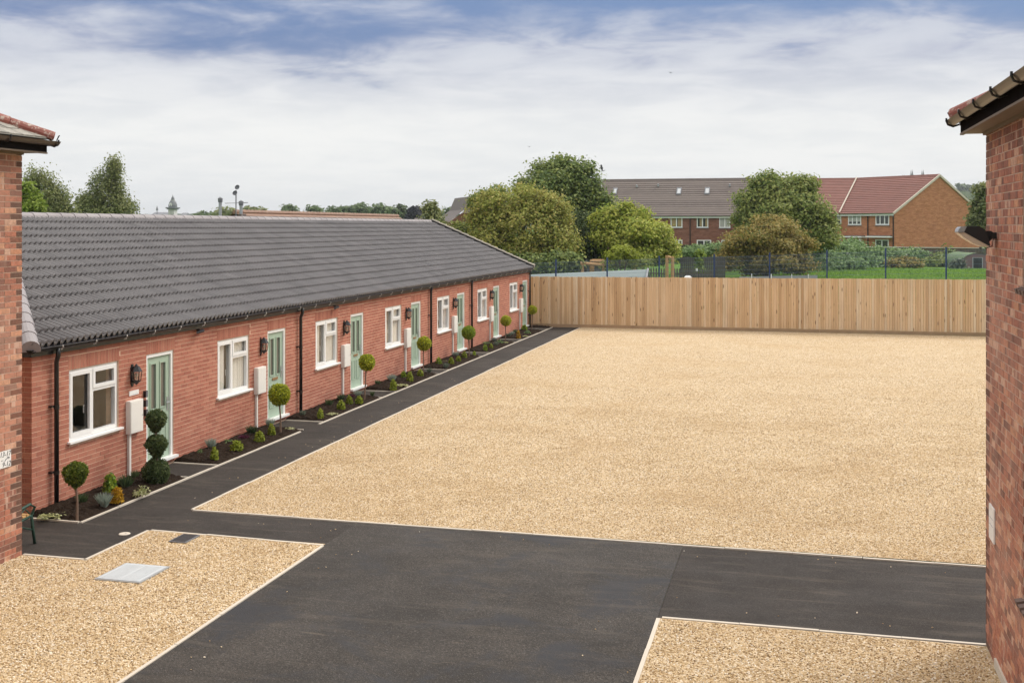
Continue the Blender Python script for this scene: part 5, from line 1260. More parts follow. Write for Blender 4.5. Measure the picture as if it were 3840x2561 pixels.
# ------------------------------------------------------------------ houses behind
def house(name, org, fdir, length, depth, eave, ridge, base, wall, tile, label, tile_gap=.33, verge=True, m0=0.0, m1=0.0):
    """origin: right front corner of the facade; fdir: direction along the facade to the left. Local axes: x along fdir, y to the rear."""
    ang = math.atan2(fdir.y, fdir.x); t = empty(name, (org.x, org.y, base), label, 'house', None, ang)
    # with x pointing left along the facade, the rear is towards -y of that frame
    e, r = eave - base, ridge - base; m = MB()
    m.quad((0,0,0),(length,0,0),(length,0,e),(0,0,e)); m.quad((0,-depth,0),(0,0,0),(0,0,e),(0,-depth,e)); m.poly([(0,-depth,e),(0,0,e),(0,-depth/2,r - .05)])
    m.quad((length,0,0),(length,-depth,0),(length,-depth,e),(length,0,e)); m.poly([(length,0,e),(length,-depth,e),(length,-depth/2,r - .05)]); m.quad((length,-depth,0),(0,-depth,0),(0,-depth,e),(length,-depth,e))
    lpart('wall', m.mesh('wall', wall), t)
    ov = .25; run = depth/2 + ov; rise = (r - e) * run / (depth/2); ez = r - rise; n = int(math.hypot(run, rise) / tile_gap); m = MB()
    x0, x1 = -.06, length + .06
    for sgn, y0 in ((1, ov), (-1, -depth - ov)):
        for j in range(n):
            f0, f1 = j/n, (j + 1)/n + .1/n; ya, yb = y0 - sgn*run*f0, y0 - sgn*run*min(f1, 1); za, zb = ez + rise*f0 + .05, ez + rise*min(f1, 1) + .0
            g1 = min(f1, 1); k0, k1 = (f0, g1) if sgn > 0 else (2 - f0, 2 - g1); xa, xb, xc, xd = x0 + m0*k0, x1 + m1*k0, x1 + m1*k1, x0 + m0*k1
            m.quad((xa,ya,za),(xb,ya,za),(xc,yb,zb),(xd,yb,zb)) if sgn > 0 else m.quad((xb,ya,za),(xa,ya,za),(xd,yb,zb),(xc,yb,zb)); m.quad((xa,ya,za - .05),(xb,ya,za - .05),(xb,ya,za),(xa,ya,za))
    rf = lpart('roof', m.mesh('roof', tile), t)
    m = MB(); m.extrude([(-.11, -.02), (0, .1), (.11, -.02)], (x0 + m0, -depth/2, r), (x1 + m1, -depth/2, r)); lpart('ridge', m.mesh('ridge', tile), rf)
    m = MB().box(x0, x1, ov - .07, ov - .045, ez - .2, ez + .02); lpart('fascia', m.mesh('fascia', 'white'), rf); m = MB().extrude([(-.06, 0), (-.05, -.06), (.05, -.06), (.06, 0)], (x0, ov + .02, ez + .04), (x1, ov + .02, ez + .04)); lpart('gutter', m.mesh('gutter', 'black'), rf)
    if verge:
        m = MB()
        for x in (x0,):
            for s, yy in ((1, ov), (-1, -depth - ov)): m.extrude([(-.05, -.12), (.05, -.12), (.05, .07), (-.05, .07)], (x, yy, ez), (x, -depth/2, r))
        lpart('verge', m.mesh('verge', 'edging'), rf)
    t['dims'] = [length, depth, e, r, ez, run, rise, ov]
    return t
def house_window(t, x, z0, w, h, n=2, door=False, drape=None):
    m = MB(); o = .03; fr = .095
    m.box(x, x + fr, -.02, o, z0, z0 + h); m.box(x + w - fr, x + w, -.02, o, z0, z0 + h); m.box(x + fr, x + w - fr, -.02, o, z0, z0 + fr); m.box(x + fr, x + w - fr, -.02, o, z0 + h - fr, z0 + h)
    for i in range(1, n): q = x + w*i/n; m.box(q - .055, q + .055, -.02, o, z0 + fr, z0 + h - fr)
    wd = lpart('window' if not door else 'patio_door', m.mesh('window', 'white'), t)
    for i in range(n):
        a, b = x + w*i/n + .045, x + w*(i+1)/n - .045
        lpart('pane', MB().quad((a, .008, z0 + fr), (b, .008, z0 + fr), (b, .008, z0 + h - fr), (a, .008, z0 + h - fr)).mesh('pane', 'glass_far'), wd)
        if drape: lpart('blind', MB().quad((a + .02, .012, z0 + h*drape[0]), (b - .08*drape[2], .012, z0 + h*drape[0]), (b - .08*drape[2], .012, z0 + h - fr), (a + .02, .012, z0 + h - fr)).mesh('blind', drape[1]), wd)
    if not door: lpart('sill', MB().box(x - .06, x + w + .06, 0, .09, z0 - .06, z0 - .005).mesh('sill', 'panel_grey'), wd)
    return wd
M['blind_tan'] = plain('tan_blind', (0.34, 0.25, 0.13), 0.9, 0.05); M['blind_pale'] = plain('pale_blind', (0.42, 0.43, 0.40), 0.9, 0.05)
# dull red house with grey-brown roof: facade faces the yard
HD = 112.0; hp = at(2985, 800, HD); LH = (at(2985, 800, HD).x - on_y(2214, 800, hp.y).x)
H1 = house('brick_house', hp, Vector((-1, 0, 0)), LH, 9.6, at(2600, 803, HD).z, on_y(2600, 673, hp.y + 4.8).z, 1.2, 'brick_dull', 'tile_brown', 'dull red brick house with long grey brown roof and three rooflights', .36)
e1 = H1['dims'][2]
def hx(u, org=hp): return org.x - on_y(u, 840, org.y).x
for u0, u1, va, vb, dr in ((2515,2559,813,854,(.12,'blind_tan',1)), (2613,2656,813,854,(.12,'blind_tan',3)), (2697,2739,814,855,(.07,'blind_pale',0))):
    x = hx(u1); w = hx(u0) - x; z1, z0 = on_y(2600, va, hp.y).z - 1.2, on_y(2600, vb, hp.y).z - 1.2; house_window(H1, x, z0, w, z1 - z0, 2, drape=dr)
for u0, u1 in ((2532,2559), (2613,2667), (2705,2745)):
    x = hx(u1); w = hx(u0) - x; z1 = on_y(2600, 900, hp.y).z - 1.2; house_window(H1, x, .1, w, z1 - .1, 2, True)
x = hx(2588); lpart('downpipe', MB().tube([(x, .06, 0), (x, .06, e1 - .1)], .05, 6).mesh('downpipe', 'black'), H1)
for uu in (2634, 2587):  lpart('wall_vent', MB().box(hx(uu), hx(uu) + .2, 0, .03, 2.2, 2.35).mesh('wall_vent', 'brick_dull'), H1)
dims = H1['dims']; ez1, run1, rise1, ov1 = dims[4], dims[5], dims[6], dims[7]
def on_roof(H, u, v, orgy, base):
    """point of the front roof slope seen at a photo position (facade parallel to x)"""
    d = ray(u, v); k = rise1 / run1; y0 = orgy - ov1; zb = base + ez1 + .05; tt = (zb - CAM_H - k*y0) / (d.z - k*d.y); return C0 + d*tt
for u0, u1, v0, v1 in ((2296,2317,708,731), (2535,2557,707,731), (2641,2663,706,730)):
    a, b = on_roof(H1, u0, v1, hp.y, 1.2), on_roof(H1, u1, v0, hp.y, 1.2); xa, xb = hp.x - b.x, hp.x - a.x; ya, yb = -(a.y - hp.y), -(b.y - hp.y); za, zb = a.z - 1.2, b.z - 1.2
    m = MB(); f = .1
    for (p, q, r_, s_) in ((xa, xb, 0, .1), (xa, xb, .9, 1), (xa, xa + .09, .1, .9), (xb - .09, xb, .1, .9)):
        L_ = lambda k_: (ya + (yb - ya)*k_, za + (zb - za)*k_); (y1_, z1_), (y2_, z2_) = L_(r_), L_(s_)
        m.extrude([(0, 0), (q - p, 0), (q - p, .12), (0, .12)], (p, y1_, z1_), (p, y2_, z2_), up=(0, .5, .8)) if False else m.poly([(p, y1_, z1_ + .1), (q, y1_, z1_ + .1), (q, y2_, z2_ + .1), (p, y2_, z2_ + .1)]).poly([(p, y1_, z1_), (q, y1_, z1_), (q, y1_, z1_ + .1), (p, y1_, z1_ + .1)])
    w = lpart('rooflight', m.mesh('rooflight', 'lead_grey'), H1)
    lpart('pane', MB().quad((xa + .09, ya + (yb-ya)*.1, za + (zb-za)*.1 + .07), (xb - .09, ya + (yb-ya)*.1, za + (zb-za)*.1 + .07), (xb - .09, ya + (yb-ya)*.9, za + (zb-za)*.9 + .07), (xa + .09, ya + (yb-ya)*.9, za + (zb-za)*.9 + .07)).mesh('pane', 'glass_sky'), w)
for u, v in ((2388,703), (2468,700), (2737,700)):
    a = on_roof(H1, u, v, hp.y, 1.2); lpart('roof_vent', MB().lathe([(.1, 0), (.1, .22), (.14, .24), (0, .3)], (hp.x - a.x, -(a.y - hp.y), a.z - 1.2), 8).mesh('roof_vent', 'panel_grey'), H1)
# aerial pole and perched bird at its left end
pa_ = at(2256, 690, HD + 4.5); t = empty('aerial_pole', (pa_.x, pa_.y, pa_.z), 'thin white aerial pole at the left end of the grey brown roof', 'aerial')
zt_ = at(2256, 641, HD + 4.5).z - pa_.z; lpart('pole', MB().tube([(0, 0, -3), (0, 0, zt_)], .05, 6).mesh('pole', 'white'), t); lpart('arm', MB().tube([(0, 0, zt_), (.35, 0, zt_), (.35, 0, zt_ + .1)], .035, 5).mesh('arm', 'panel_grey'), t)
def bird(loc, lab, s=1.0, flying=False):
    m = MB(); n = 8
    if not flying:
        m.tube([(0, -.12, .05), (0, -.06, .12), (0, .0, .2), (0, .04, .3), (0, .06, .37)], [.02, .07, .1, .075, .05], 8); m.tube([(0, .05, .37), (0, .1, .37), (0, .15, .355)], [.045, .035, .005], 6); m.tube([(.03, 0, .12), (.03, 0, 0)], .01, 4); m.tube([(-.03, 0, .12), (-.03, 0, 0)], .01, 4); m.quad((-.03, -.1, .06), (.03, -.1, .06), (.04, -.25, -.05), (-.04, -.25, -.05))
    else:
        m.tube([(0, -.2, 0), (0, -.05, .0), (0, .12, .02), (0, .2, .02)], [.02, .06, .05, .01], 8)
        for s_ in (-1, 1): m.poly([(s_*.03, .1, .02), (s_*.28, .08, .12), (s_*.55, -.05, .04), (s_*.26, -.06, .1), (s_*.03, -.08, .02)])
        m.poly([(-.03, -.18, 0), (.03, -.18, 0), (.07, -.33, 0), (-.07, -.33, 0)])
    o = link('bird', m.mesh('bird', 'bird'), None, tuple(loc)); o.scale = (s, s, s); o.rotation_euler = (0, 0, .6); return tag(o, lab, 'bird')
bird(pa_ + Vector((0, 0, zt_)), 'dark bird perched on the white aerial pole', 1.6)
bird(at(2515, 274, 160), 'tiny bird flying high in the blue part of the sky', 1.0, True); bird(at(1985, 551, 160), 'tiny bird flying low above the tall dark tree', .9, True)
# orange brick house: right part turned, left part parallel to the yard
oc = at(3354, 790, 100); OD = (RT*(-.537) + FW*.843).normalized(); LG = 6.1
zr = at(3523, 657, 103.4).z
MIT = 9.6
H2 = house('brick_house', oc, OD, LG, 12.6, at(3354, 795, 100).z, zr, 1.2, 'brick_orange', 'tile_red', 'orange brick house with plain gable end and dark red roof', .36, m1=MIT - LG)
uq = Vector((OD.x, OD.y, 0)); jn = Vector((oc.x, oc.y, 0)) + uq*LG; rdir = Vector((-uq.y, uq.x, 0)); rdir = rdir if rdir.y > 0 else -rdir
def fx2(u): d = ray(u, 850); a, b = oc.x - 0, oc.y; det = d.x*(-uq.y) + uq.x*d.y; tt = (oc.x*(-uq.y) + uq.x*oc.y)/det; return (Vector((d.x*tt - oc.x, d.y*tt - oc.y, 0))).dot(uq), tt
def z2(v, d): return CAM_H - (v - HY)*d/FPX - 1.2
for u0, u1, va, vb, n, dr in ((3181,3230,802,844,3,(.3,'blind_pale',0)), (3284,3335,802,844,3,None)):
    (xl, dl), (xr, dr_) = fx2(u0), fx2(u1); house_window(H2, xr, z2(vb, dr_), xl - xr, z2(va, dr_) - z2(vb, dr_), n, drape=dr)
for u0, u1, va in ((3181,3230,900), (3283,3333,899)):
    (xl, dl), (xr, dr_) = fx2(u0), fx2(u1); house_window(H2, xr, .1, xl - xr, z2(va, dr_) - .1, 2, True)
for u0, u1, v in ((3157,3247,889), (3262,3348,889)):
    (xl, dl), (xr, dr_) = fx2(u0), fx2(u1); z = z2(v, dr_); lpart('canopy', MB().box(xr, xl, 0, .6, z - .06, z + .06).mesh('canopy', 'white'), H2); lpart('canopy_roof', MB().box(xr + .1, xl - .1, 0, .5, z + .06, z + .14).mesh('canopy_roof', 'tile_brown'), H2)
for u in (3256, 3352): x, d_ = fx2(u); lpart('downpipe', MB().tube([(max(x, .08), .07, 0), (max(x, .08), .07, H2['dims'][2] - .1)], .05, 6).mesh('downpipe', 'black'), H2)
jo = Vector((jn.x, jn.y, 0)); LD = (RT*(-.97) + FW*.24).normalized(); LR = Vector((LD.y, -LD.x, 0)); LR = LR if LR.y > 0 else -LR
rj = Vector((oc.x, oc.y, 0)) + rdir*6.3 + uq*MIT; dj = rj - jo; D3 = dj.dot(LR); X3 = dj.dot(LD)
e3 = (at(3001, 850, 100) - C0); L3 = 7.5
H3 = house('brick_house', jo, LD, L3, D3*2, H2['dims'][2] + 1.2, zr, 1.2, 'brick_orange', 'tile_red', 'orange brick house with red roof half hidden by the large round tree', .36, verge=False, m0=X3)
def fx3(u): d = ray(u, 850); det = d.x*(-LD.y) + LD.x*d.y; tt = (jo.x*(-LD.y) + LD.x*jo.y)/det; return (Vector((d.x*tt - jo.x, d.y*tt - jo.y, 0))).dot(LD), tt
for u0, u1, va, vb, n in ((3132,3155,804,840,1), (3132,3155,898,918,1), (3040,3090,803,842,2)):
    (xl, dl), (xr, dr_) = fx3(u0), fx3(u1); house_window(H3, xr, z2(vb, dr_), xl - xr, z2(va, dr_) - z2(vb, dr_), n, drape=(.4,'blind_pale',0))
m = MB(); a = Vector((jo.x, jo.y, H2['dims'][4] + 1.2))
m.tube([tuple(a - rdir*.25 + Vector((0,0,.14))), (rj.x, rj.y, zr + .12)], .07, 6); o = link('party_verge', m.mesh('party_verge', 'edging')); o.parent = H2; o.matrix_parent_inverse = (Matrix.Translation(H2.location) @ Matrix.Rotation(H2.rotation_euler.z, 4, 'Z')).inverted()
# gable house left of the olive tree
g0 = at(1690, 850, 86); t = empty('brick_house', (g0.x, g0.y, 1.0), 'brick house with steep brown roof peeking out left of the olive green tree', 'house'); O = Vector((g0.x, g0.y, 1.0)); back = FW * 6 - RT * 1.5
def PX(u, v): return at(u, v, 86) - O
m = MB(); f = [PX(1688, 832), PX(1742, 792), PX(1763, 742), PX(1850, 742)]; lowp = [Vector((p.x, p.y, 0)) for p in f]; m.poly([lowp[0], lowp[3], f[3], f[2], f[1], f[0]]); m.poly([lowp[0], f[0], f[0] + back, lowp[0] + back]); lpart('wall', m.mesh('wall', 'brick_dull'), t)
m = MB()
for p, q in ((f[0], f[1]), (f[1], f[2])): m.quad(p + Vector((0, 0, .1)), q + Vector((0, 0, .1)), q + back + Vector((0, 0, .1)), p + back + Vector((0, 0, .1)))
r0, r1 = PX(1757, 736), PX(1860, 736); e0, e1 = PX(1738, 800), PX(1860, 800); n = 11
for j in range(n):
    k0, k1 = j/n, (j + 1)/n; o = RT*0 - FW*.25; fl_ = lambda k, s_: (e0.lerp(r0, k) if s_ == 0 else e1.lerp(r1, k)) - FW*(.9*(1 - k)); m.quad(fl_(k0, 0) - FW*.04, fl_(k0, 1) - FW*.04, fl_(k1, 1), fl_(k1, 0))
lpart('roof', m.mesh('roof', 'tile_brown'), t)

# ------------------------------------------------------------------ beyond the terrace roof
rA, rB = on_x(878, 794, -27), on_x(1492, 815, -27)
t = empty('long_building', (-27, (rA.y + rB.y)/2, 0), 'long low building with orange clay tiled roof behind the terrace', 'building')
m = MB(); zr_ = (rA.z + rB.z)/2; n = 10; rn = random.Random(3)
for j in range(n):
    f0, f1 = j/n, (j+1)/n + .01; q = int((rB.y - rA.y)/.45)
    for i in range(q):
        y0_, y1_ = rA.y + (rB.y-rA.y)*i/q, rA.y + (rB.y-rA.y)*(i+1)/q; zz = lambda f: zr_ - 2.2*(1-f); h = rn.uniform(.0, .012)
        m.quad((-27 + 4*(1-f0), y0_, zz(f0) + .05 + h), (-27 + 4*(1-f0), y1_ - .02, zz(f0) + .05 + h), (-27 + 4*(1-f1), y1_ - .02, zz(f1)), (-27 + 4*(1-f1), y0_, zz(f1)))
m.quad((-27, rA.y, zr_), (-27, rB.y, zr_), (-31, rB.y, zr_ - 2.2), (-31, rA.y, zr_ - 2.2)); lpart_o = part('roof', m, 'tile_pan', t)
m = MB(); q = int((rB.y - rA.y)/.4)
for i in range(q):
    y0_ = rA.y + (rB.y-rA.y)*i/q; m.tube([(-27, y0_, zr_ + .02), (-27, y0_ + .37, zr_ + .035)], [.11, .13], 7)
part('ridge', m, 'tile_pan', t)
part('wall', MB().box(-30.7, -23.3, rA.y + .2, rB.y - .2, 0, zr_ - 2.15), 'brick_dull', t); part('gable', MB().poly([(-23.3, rA.y + .2, zr_ - 2.2), (-30.7, rA.y + .2, zr_ - 2.2), (-27, rA.y + .2, zr_ - .1)]), 'brick_dull', t)
def flue(u, v0, v1, D, lab):
    a, b = at(u, v1, D), at(u, v0, D); t = empty('flue_pipe', (a.x, a.y, a.z - 2), lab, 'chimney pipe'); lpart('pipe', MB().tube([(0, 0, -1), (0, 0, b.z - a.z + 2)], .065, 8).mesh('pipe', 'steel'), t); lpart('cap', MB().lathe([(.09, -.1), (.1, .06), (0, .12)], (0, 0, b.z - a.z + 2), 8).mesh('cap', 'lead_grey'), t)
flue(826, 750, 815, 44, 'tall grey flue pipe left of the aerial with dishes'); flue(904, 762, 792, 44, 'short grey flue pipe right of the aerial with dishes')
a, b = at(885, 808, 43), at(885, 714, 43); t = empty('aerial_mast', (a.x, a.y, a.z), 'aerial mast with two small dishes above the orange roof', 'aerial'); hz = b.z - a.z
lpart('mast', MB().tube([(0, 0, -.6), (0, 0, hz)], .022, 6).mesh('mast', 'lead_grey'), t)
for dx, z in ((-.03, hz - .12), (.07, hz + .1)):
    m = MB(); m.lathe([(0, -.02), (.07, 0), (.1, .04)], (0, 0, 0), 10); mm = Matrix.Translation((dx, 0, z)) @ Matrix.Rotation(R(70), 4, 'X'); m.v = [tuple(mm @ Vector(v)) for v in m.v]; lpart('dish', m.mesh('dish', 'lead_grey'), t)
m = MB(); zc_ = at(885, 765, 43).z - a.z; m.tube([(-.45, 0, zc_ + .02), (.5, 0, zc_ + .05)], .01, 4); 
for i in range(8): x_ = -.42 + i*.125; m.tube([(x_, -.12, zc_ + .03), (x_, .12, zc_ + .03)], .006, 4)
lpart('aerial_rods', m.mesh('aerial_rods', 'lead_grey'), t)
# brick chimney the mast stands on
c = at(885, 812, 43.6); t = empty('chimney_stack', (c.x, c.y + .3, c.z - 1.2), 'small brick gable peak under the aerial mast', 'chimney'); lpart('stack', MB().poly([(-.5, 0, 0), (.5, 0, 0), (0, 0, 1.25)]).poly([(-.5, .4, 0), (0, .4, 1.25), (.5, .4, 0)]).quad((-.5, 0, 0), (0, 0, 1.25), (0, .4, 1.25), (-.5, .4, 0)).quad((.5, 0, 0), (.5, .4, 0), (0, .4, 1.25), (0, 0, 1.25)).mesh('stack', 'tile_pan'), t); lpart('cap', MB().box(-.06, .06, -.02, .42, 1.2, 1.3).mesh('cap', 'tile_brown'), t)
# clock tower far off
D = 330; c = at(648, 810, D); k = D/FPX; t = empty('clock_tower', (c.x, c.y, c.z - 4), 'white clock tower with grey cupola far off above the terrace roof', 'tower')
m = MB().box(-12*k, 12*k, -12*k, 12*k, 0, 4 + 25*k); 
lpart('shaft', m.mesh('shaft', 'tower_white'), t); m = MB()
for i in range(4):
    for dx in (-7, 0, 7): pass
for dx in (-9, -3, 3, 9): m.box((dx - 1)*k, (dx + 1)*k, -12.6*k, -12*k, 4 + 2*k, 4 + 22*k)
lpart('louvre', m.mesh('louvre', 'stone_grey'), t)
lpart('cornice', MB().box(-16*k, 16*k, -16*k, 16*k, 4 + 24*k, 4 + 27*k).box(-19*k, 19*k, -19*k, 19*k, 4 + 27*k, 4 + 32*k).mesh('cornice', 'lead_grey'), t)
m = MB(); m.lathe([(16*k, 32*k), (16*k, 40*k), (13*k, 50*k), (8*k, 57*k), (7*k, 58*k), (6*k, 64*k), (4*k, 70*k), (1*k, 74*k), (.4*k, 80*k)], (0, 0, 4), 12); lpart('cupola', m.mesh('cupola', 'lead_grey'), t)
m = MB(); m.lathe([(0, 0), (7*k, 0)], (0, 0, 0), 14); m.v = [(x, -15.5*k, 4 + 42*k + y) for x, y, z in m.v]; lpart('clock_face', m.mesh('clock_face', 'tower_white'), t)
m = MB(); m.lathe([(8*k, 57*k), (8.6*k, 58*k), (8.6*k, 59*k)], (0, 0, 4), 12); lpart('collar', m.mesh('collar', 'tower_white'), t)
for u0, u1, v, lab in ((556, 632, 796, 'grey hall roof left of the clock tower'), (668, 694, 798, 'small grey roof right of the clock tower')):
    a, b = at(u0, 812, D), at(u1, v, D); t = empty('hall', (a.x, a.y, 0), lab, 'building'); w = (b - a).dot(RT); hh_ = a.z
    m = MB(); P3 = lambda s, d, z: tuple(RT*s + FW*d + Vector((0, 0, z))); e = w*.12
    m.poly([P3(0, 0, hh_), P3(w, 0, hh_), P3(w - e, 4, b.z), P3(e, 4, b.z)]); m.poly([P3(w, 0, hh_), P3(w, 8, hh_), P3(w - e, 4, b.z)]); lpart('roof', m.mesh('roof', 'lead_grey'), t)
    m = MB(); m.poly([P3(0, 0, 0), P3(w, 0, 0), P3(w, 0, hh_), P3(0, 0, hh_)]); m.poly([P3(w, 0, 0), P3(w, 8, 0), P3(w, 8, hh_), P3(w, 0, hh_)]); lpart('wall', m.mesh('wall', 'stone_grey'), t)
p0 = at(589, 796, D); t = empty('roof_turret', tuple(p0), 'tiny turret on the hall roof beside the clock tower', 'turret'); lpart('pole', MB().tube([(0, 0, -1), (0, 0, 1.8)], .1, 5).mesh('pole', 'lead_grey'), t); lpart('cap', MB().lathe([(.35, 0), (.3, .5), (0, 1.3)], (0, 0, .5), 8).mesh('cap', 'lead_grey'), t)
# church tower with four pairs of pinnacles
D = 700; c = at(3424, 690, D); k = D/FPX; t = empty('church_tower', (c.x, c.y, 0), 'church tower pinnacles showing above the ridge of the orange house', 'church'); w = 27*k
dA = (RT*.95 + FW*.3).normalized(); dB = Vector((-dA.y, dA.x, 0)); rz_ = math.atan2(dA.y, dA.x)
lpart('shaft', MB().box(-w, w, -w, w, 0, at(3424, 680, D).z).mesh('shaft', 'stone_grey'), t, rot=(0, 0, rz_))
zp = at(3424, 680, D).z
for sx in (-1, 1):
    for sy in (-1, 1):
        hgt = 42*k if sy < 0 else 26*k
        for o in (-3.2, 3.2):
            m = MB(); m.lathe([(3.0*k, -4*k), (2.7*k, hgt*.45), (2.9*k, hgt*.47), (.15*k, hgt)], (sx*w*.9 + o*k, sy*w*.9, zp), 6); lpart('pinnacle', m.mesh('pinnacle', 'dark_stone'), t, rot=(0, 0, rz_))
# far trees along the skyline
FT = [(1245,800,24,16,'fartree','far dark conifer clump on the skyline right of the orange roof'), (1298,793,24,18,'fartree','far round tree on the skyline, lower of two neighbours'), (1350,790,36,24,'fartree','far broad round tree on the skyline, biggest in the row'),
      (1388,800,24,14,'fartree','far low tree on the skyline beside the broad one'), (1423,793,26,22,'fartree','far rounded tree on the skyline, middle of the row'), (1462,798,30,17,'fartree','far low wide tree on the skyline above the orange roof end'),
      (1504,795,20,20,'yew','far dark pine on the skyline'), (1530,806,22,16,'fartree','far pale tree between pine and purple tree'), (1558,797,25,22,'blackthorn','far dark purple round tree on the skyline'),
      (1085,791,18,12,'fartree','far small tree above the orange roof, single on its ridge'), (1182,792,20,12,'fartree','far flat topped tree above the orange roof'), (955,792,42,12,'birch','far flat tree group above the left end of the orange roof'),
      (845,800,30,16,'birch','far low tree between the two flue pipes'), (775,812,50,10,'fartree','far low tree left of the tall flue pipe'), (1692,800,14,17,'fartree','far round tree left of the gable house'), (1655,812,30,14,'birch','far yellowish tree above small brown roofs')]
for i, (u, v, ru, rv, mt_, lab) in enumerate(FT):
    D = 240 + 12*(i % 4); b = PB(u, v, ru, rv, D); b2 = PB(u + ru*.4, v + rv*.3, ru*.7, rv*.8, D); b3 = PB(u - ru*.45, v + rv*.35, ru*.65, rv*.75, D); p = at(u, 850, D)
    tree('far_tree', (p.x, p.y, 1.3), [b, b2, b3], .62, 800, mt_, lab, 200 + i, 1.0, group='trees on the far skyline', trunk_r=.3)
# small brown roofs by the gable house
for u0, u1, v, D, lab in ((1640, 1690, 815, 150, 'small brown roofed house left of the gable house'), (1530, 1600, 820, 180, 'far brown roof behind the terrace ridge end')):
    a = at(u1, 842, D); w = (u1 - u0)*D/FPX
    house('far_house', Vector((a.x, a.y, 0)), Vector((-1, 0, 0)), w, 6, a.z, at(u0, v, D + 3).z, 1.2, 'brick_dull', 'tile_brown', lab, .5, verge=False)
# far hills
m = MB(); prof = [(-900, 806), (0, 806), (500, 805), (700, 802), (800, 800), (900, 801), (1100, 797), (1200, 796), (1300, 799), (1500, 801), (1600, 800), (1900, 806), (2200, 808), (2700, 806), (3000, 800), (3300, 770), (3480, 735), (3580, 708), (3640, 712), (3700, 705), (3800, 690), (4100, 660), (4600, 640), (5400, 690)]
rng = np.random.default_rng(5); pts = []
for (u0, v0), (u1, v1) in zip(prof[:-1], prof[1:]):
    q = max(2, int((u1 - u0)/22))
    for i in range(q): pts.append((u0 + (u1-u0)*i/q, v0 + (v1-v0)*i/q + rng.uniform(-2.5, 2.5)))
HDIST = lambda u: 1500 if u < 3000 else 1500 - 500*min(1, (u - 3000)/500)
rows = 5
for f in range(rows):
    for u, v in pts:
        D = HDIST(u) + 260*(f - rows + 1)/(rows - 1) ; top = at(u, v, HDIST(u)).z; p = at(u, 850, D); m.v.append((p.x, p.y, 1 + (top - 1) * (f/(rows - 1))**.8 + (rng.uniform(-1.5, 1.5) if 0 < f < rows - 1 else 0)))
n = len(pts)
for f in range(rows - 1):
    for i in range(n - 1): m.f.append((f*n + i, f*n + i + 1, (f+1)*n + i + 1, (f+1)*n + i))
for u, v in pts: p = at(u, 850, HDIST(u) + 500); m.v.append((p.x, p.y, 0))
for i in range(n - 1): m.f.append(((rows-1)*n + i, (rows-1)*n + i + 1, rows*n + i + 1, rows*n + i))
struct('hills', m, 'country')
bl = []
for i in range(46):
    u = 3560 + (i*37 % 170); f = rng.uniform(.15, 1); vtop = 712 - 6*math.sin(i); D = 1000 - 180*(1 - f); zt_ = at(u, vtop, 1000).z*f**.8; p = at(u, 850, D); r = rng.uniform(3.5, 6.5); bl.append((p.x, p.y, zt_ + r*.3, r, r, r*.8))
P, Nn = crown_points(bl, 1.6, 9000, rng); o = link('hill_wood', leaves_mesh('hill_wood', P, Nn, 2.0, 'leaf_fartree', rng)); o['kind'] = 'stuff'; o['label'] = 'far wooded hill above the right gable'

# ------------------------------------------------------------------ play area and lawn things
def gzp(p): return gz(p.x, p.y)
def play_frame(name, posts_, beams, lab, D, extra=None):
    p0 = at(posts_[0][0], 850, D); gz0 = gz(p0.x, p0.y); t = empty(name, (p0.x, p0.y, gz0), lab, 'climbing frame'); O = Vector((p0.x, p0.y, gz0))
    for u, v, dd in posts_:
        a = at(u, v, D + dd); lpart('post', MB().tube([(a.x - O.x, a.y - O.y, -.2), (a.x - O.x, a.y - O.y, a.z - O.z)], .085, 8).mesh('post', 'pole_wood'), t)
    for (u0, v0, d0), (u1, v1, d1), r in beams: a, b = at(u0, v0, D + d0) - O, at(u1, v1, D + d1) - O; lpart('beam', MB().tube([tuple(a), tuple(b)], r, 8).mesh('beam', 'pole_wood'), t)
    return t, O
play_frame('climbing_frame', [(2184, 986, 0), (2264, 988, 0)], [((2176, 987, 0), (2262, 995, 0), .08)], 'low timber frame of two posts and a sloping beam behind the fence', 57.5)
tf, O = play_frame('climbing_frame', [(2216, 978, 0), (2223, 982, 1.2), (2380, 980, 0), (2376, 984, 1.2)], [((2213, 981, 0), (2389, 983, 0), .09), ((2220, 977, 1.2), (2384, 979, 1.2), .08)], 'long timber climbing frame with hanging teal ropes', 58.5)
for u, v in ((2297, 1004), (2320, 1004), (2342, 1003), (2365, 1004)):
    a, b, c_ = at(u - 5, 984, 58.5) - O, at(u, v, 58.5) - O, at(u + 5, 984, 58.5) - O; lpart('rope_loop', MB().tube([tuple(a), tuple(a.lerp(b, .8)), tuple(b), tuple(c_.lerp(b, .8)), tuple(c_)], .028, 5).mesh('rope_loop', 'rope_teal'), tf)
play_frame('climbing_frame', [(2501, 958, 0), (2522, 962, 0)], [((2503, 963, 0), (2522, 969, 0), .07)], 'tall narrow timber frame right of a blue post', 58)
# shed with flat grey roof just beyond the mesh fence
a, b = at(1960, 1031, 55), at(2428, 1010, 53.5); g0 = gz(-8, 55)
t = empty('long_shed', ((a.x + b.x)/2, 55, g0), 'low shed with pale grey green roof just behind the blue mesh fence', 'shed'); x0, x1 = a.x - t.location.x, b.x - t.location.x; za, zb = a.z - g0, b.z - g0
y_ = (b.y - 55); m = MB(); m.poly([(x0, y_ - .9, za - .55), (x1, y_ - .9, zb - .62), (x1, y_, zb), (x0, y_, za)]); m.poly([(x0, y_, za), (x1, y_, zb), (x1, y_ + 1.5, zb - .9), (x0, y_ + 1.5, za - .9)]); lpart('roof', m.mesh('roof', 'felt'), t)
m = MB(); m.tube([(x1 + .02, y_ - .95, zb - .62), (x1 + .02, y_, zb + .02), (x1 + .02, y_ + 1.5, zb - .9)], .05, 6); lpart('bargeboard', m.mesh('bargeboard', 'panel_grey'), t)
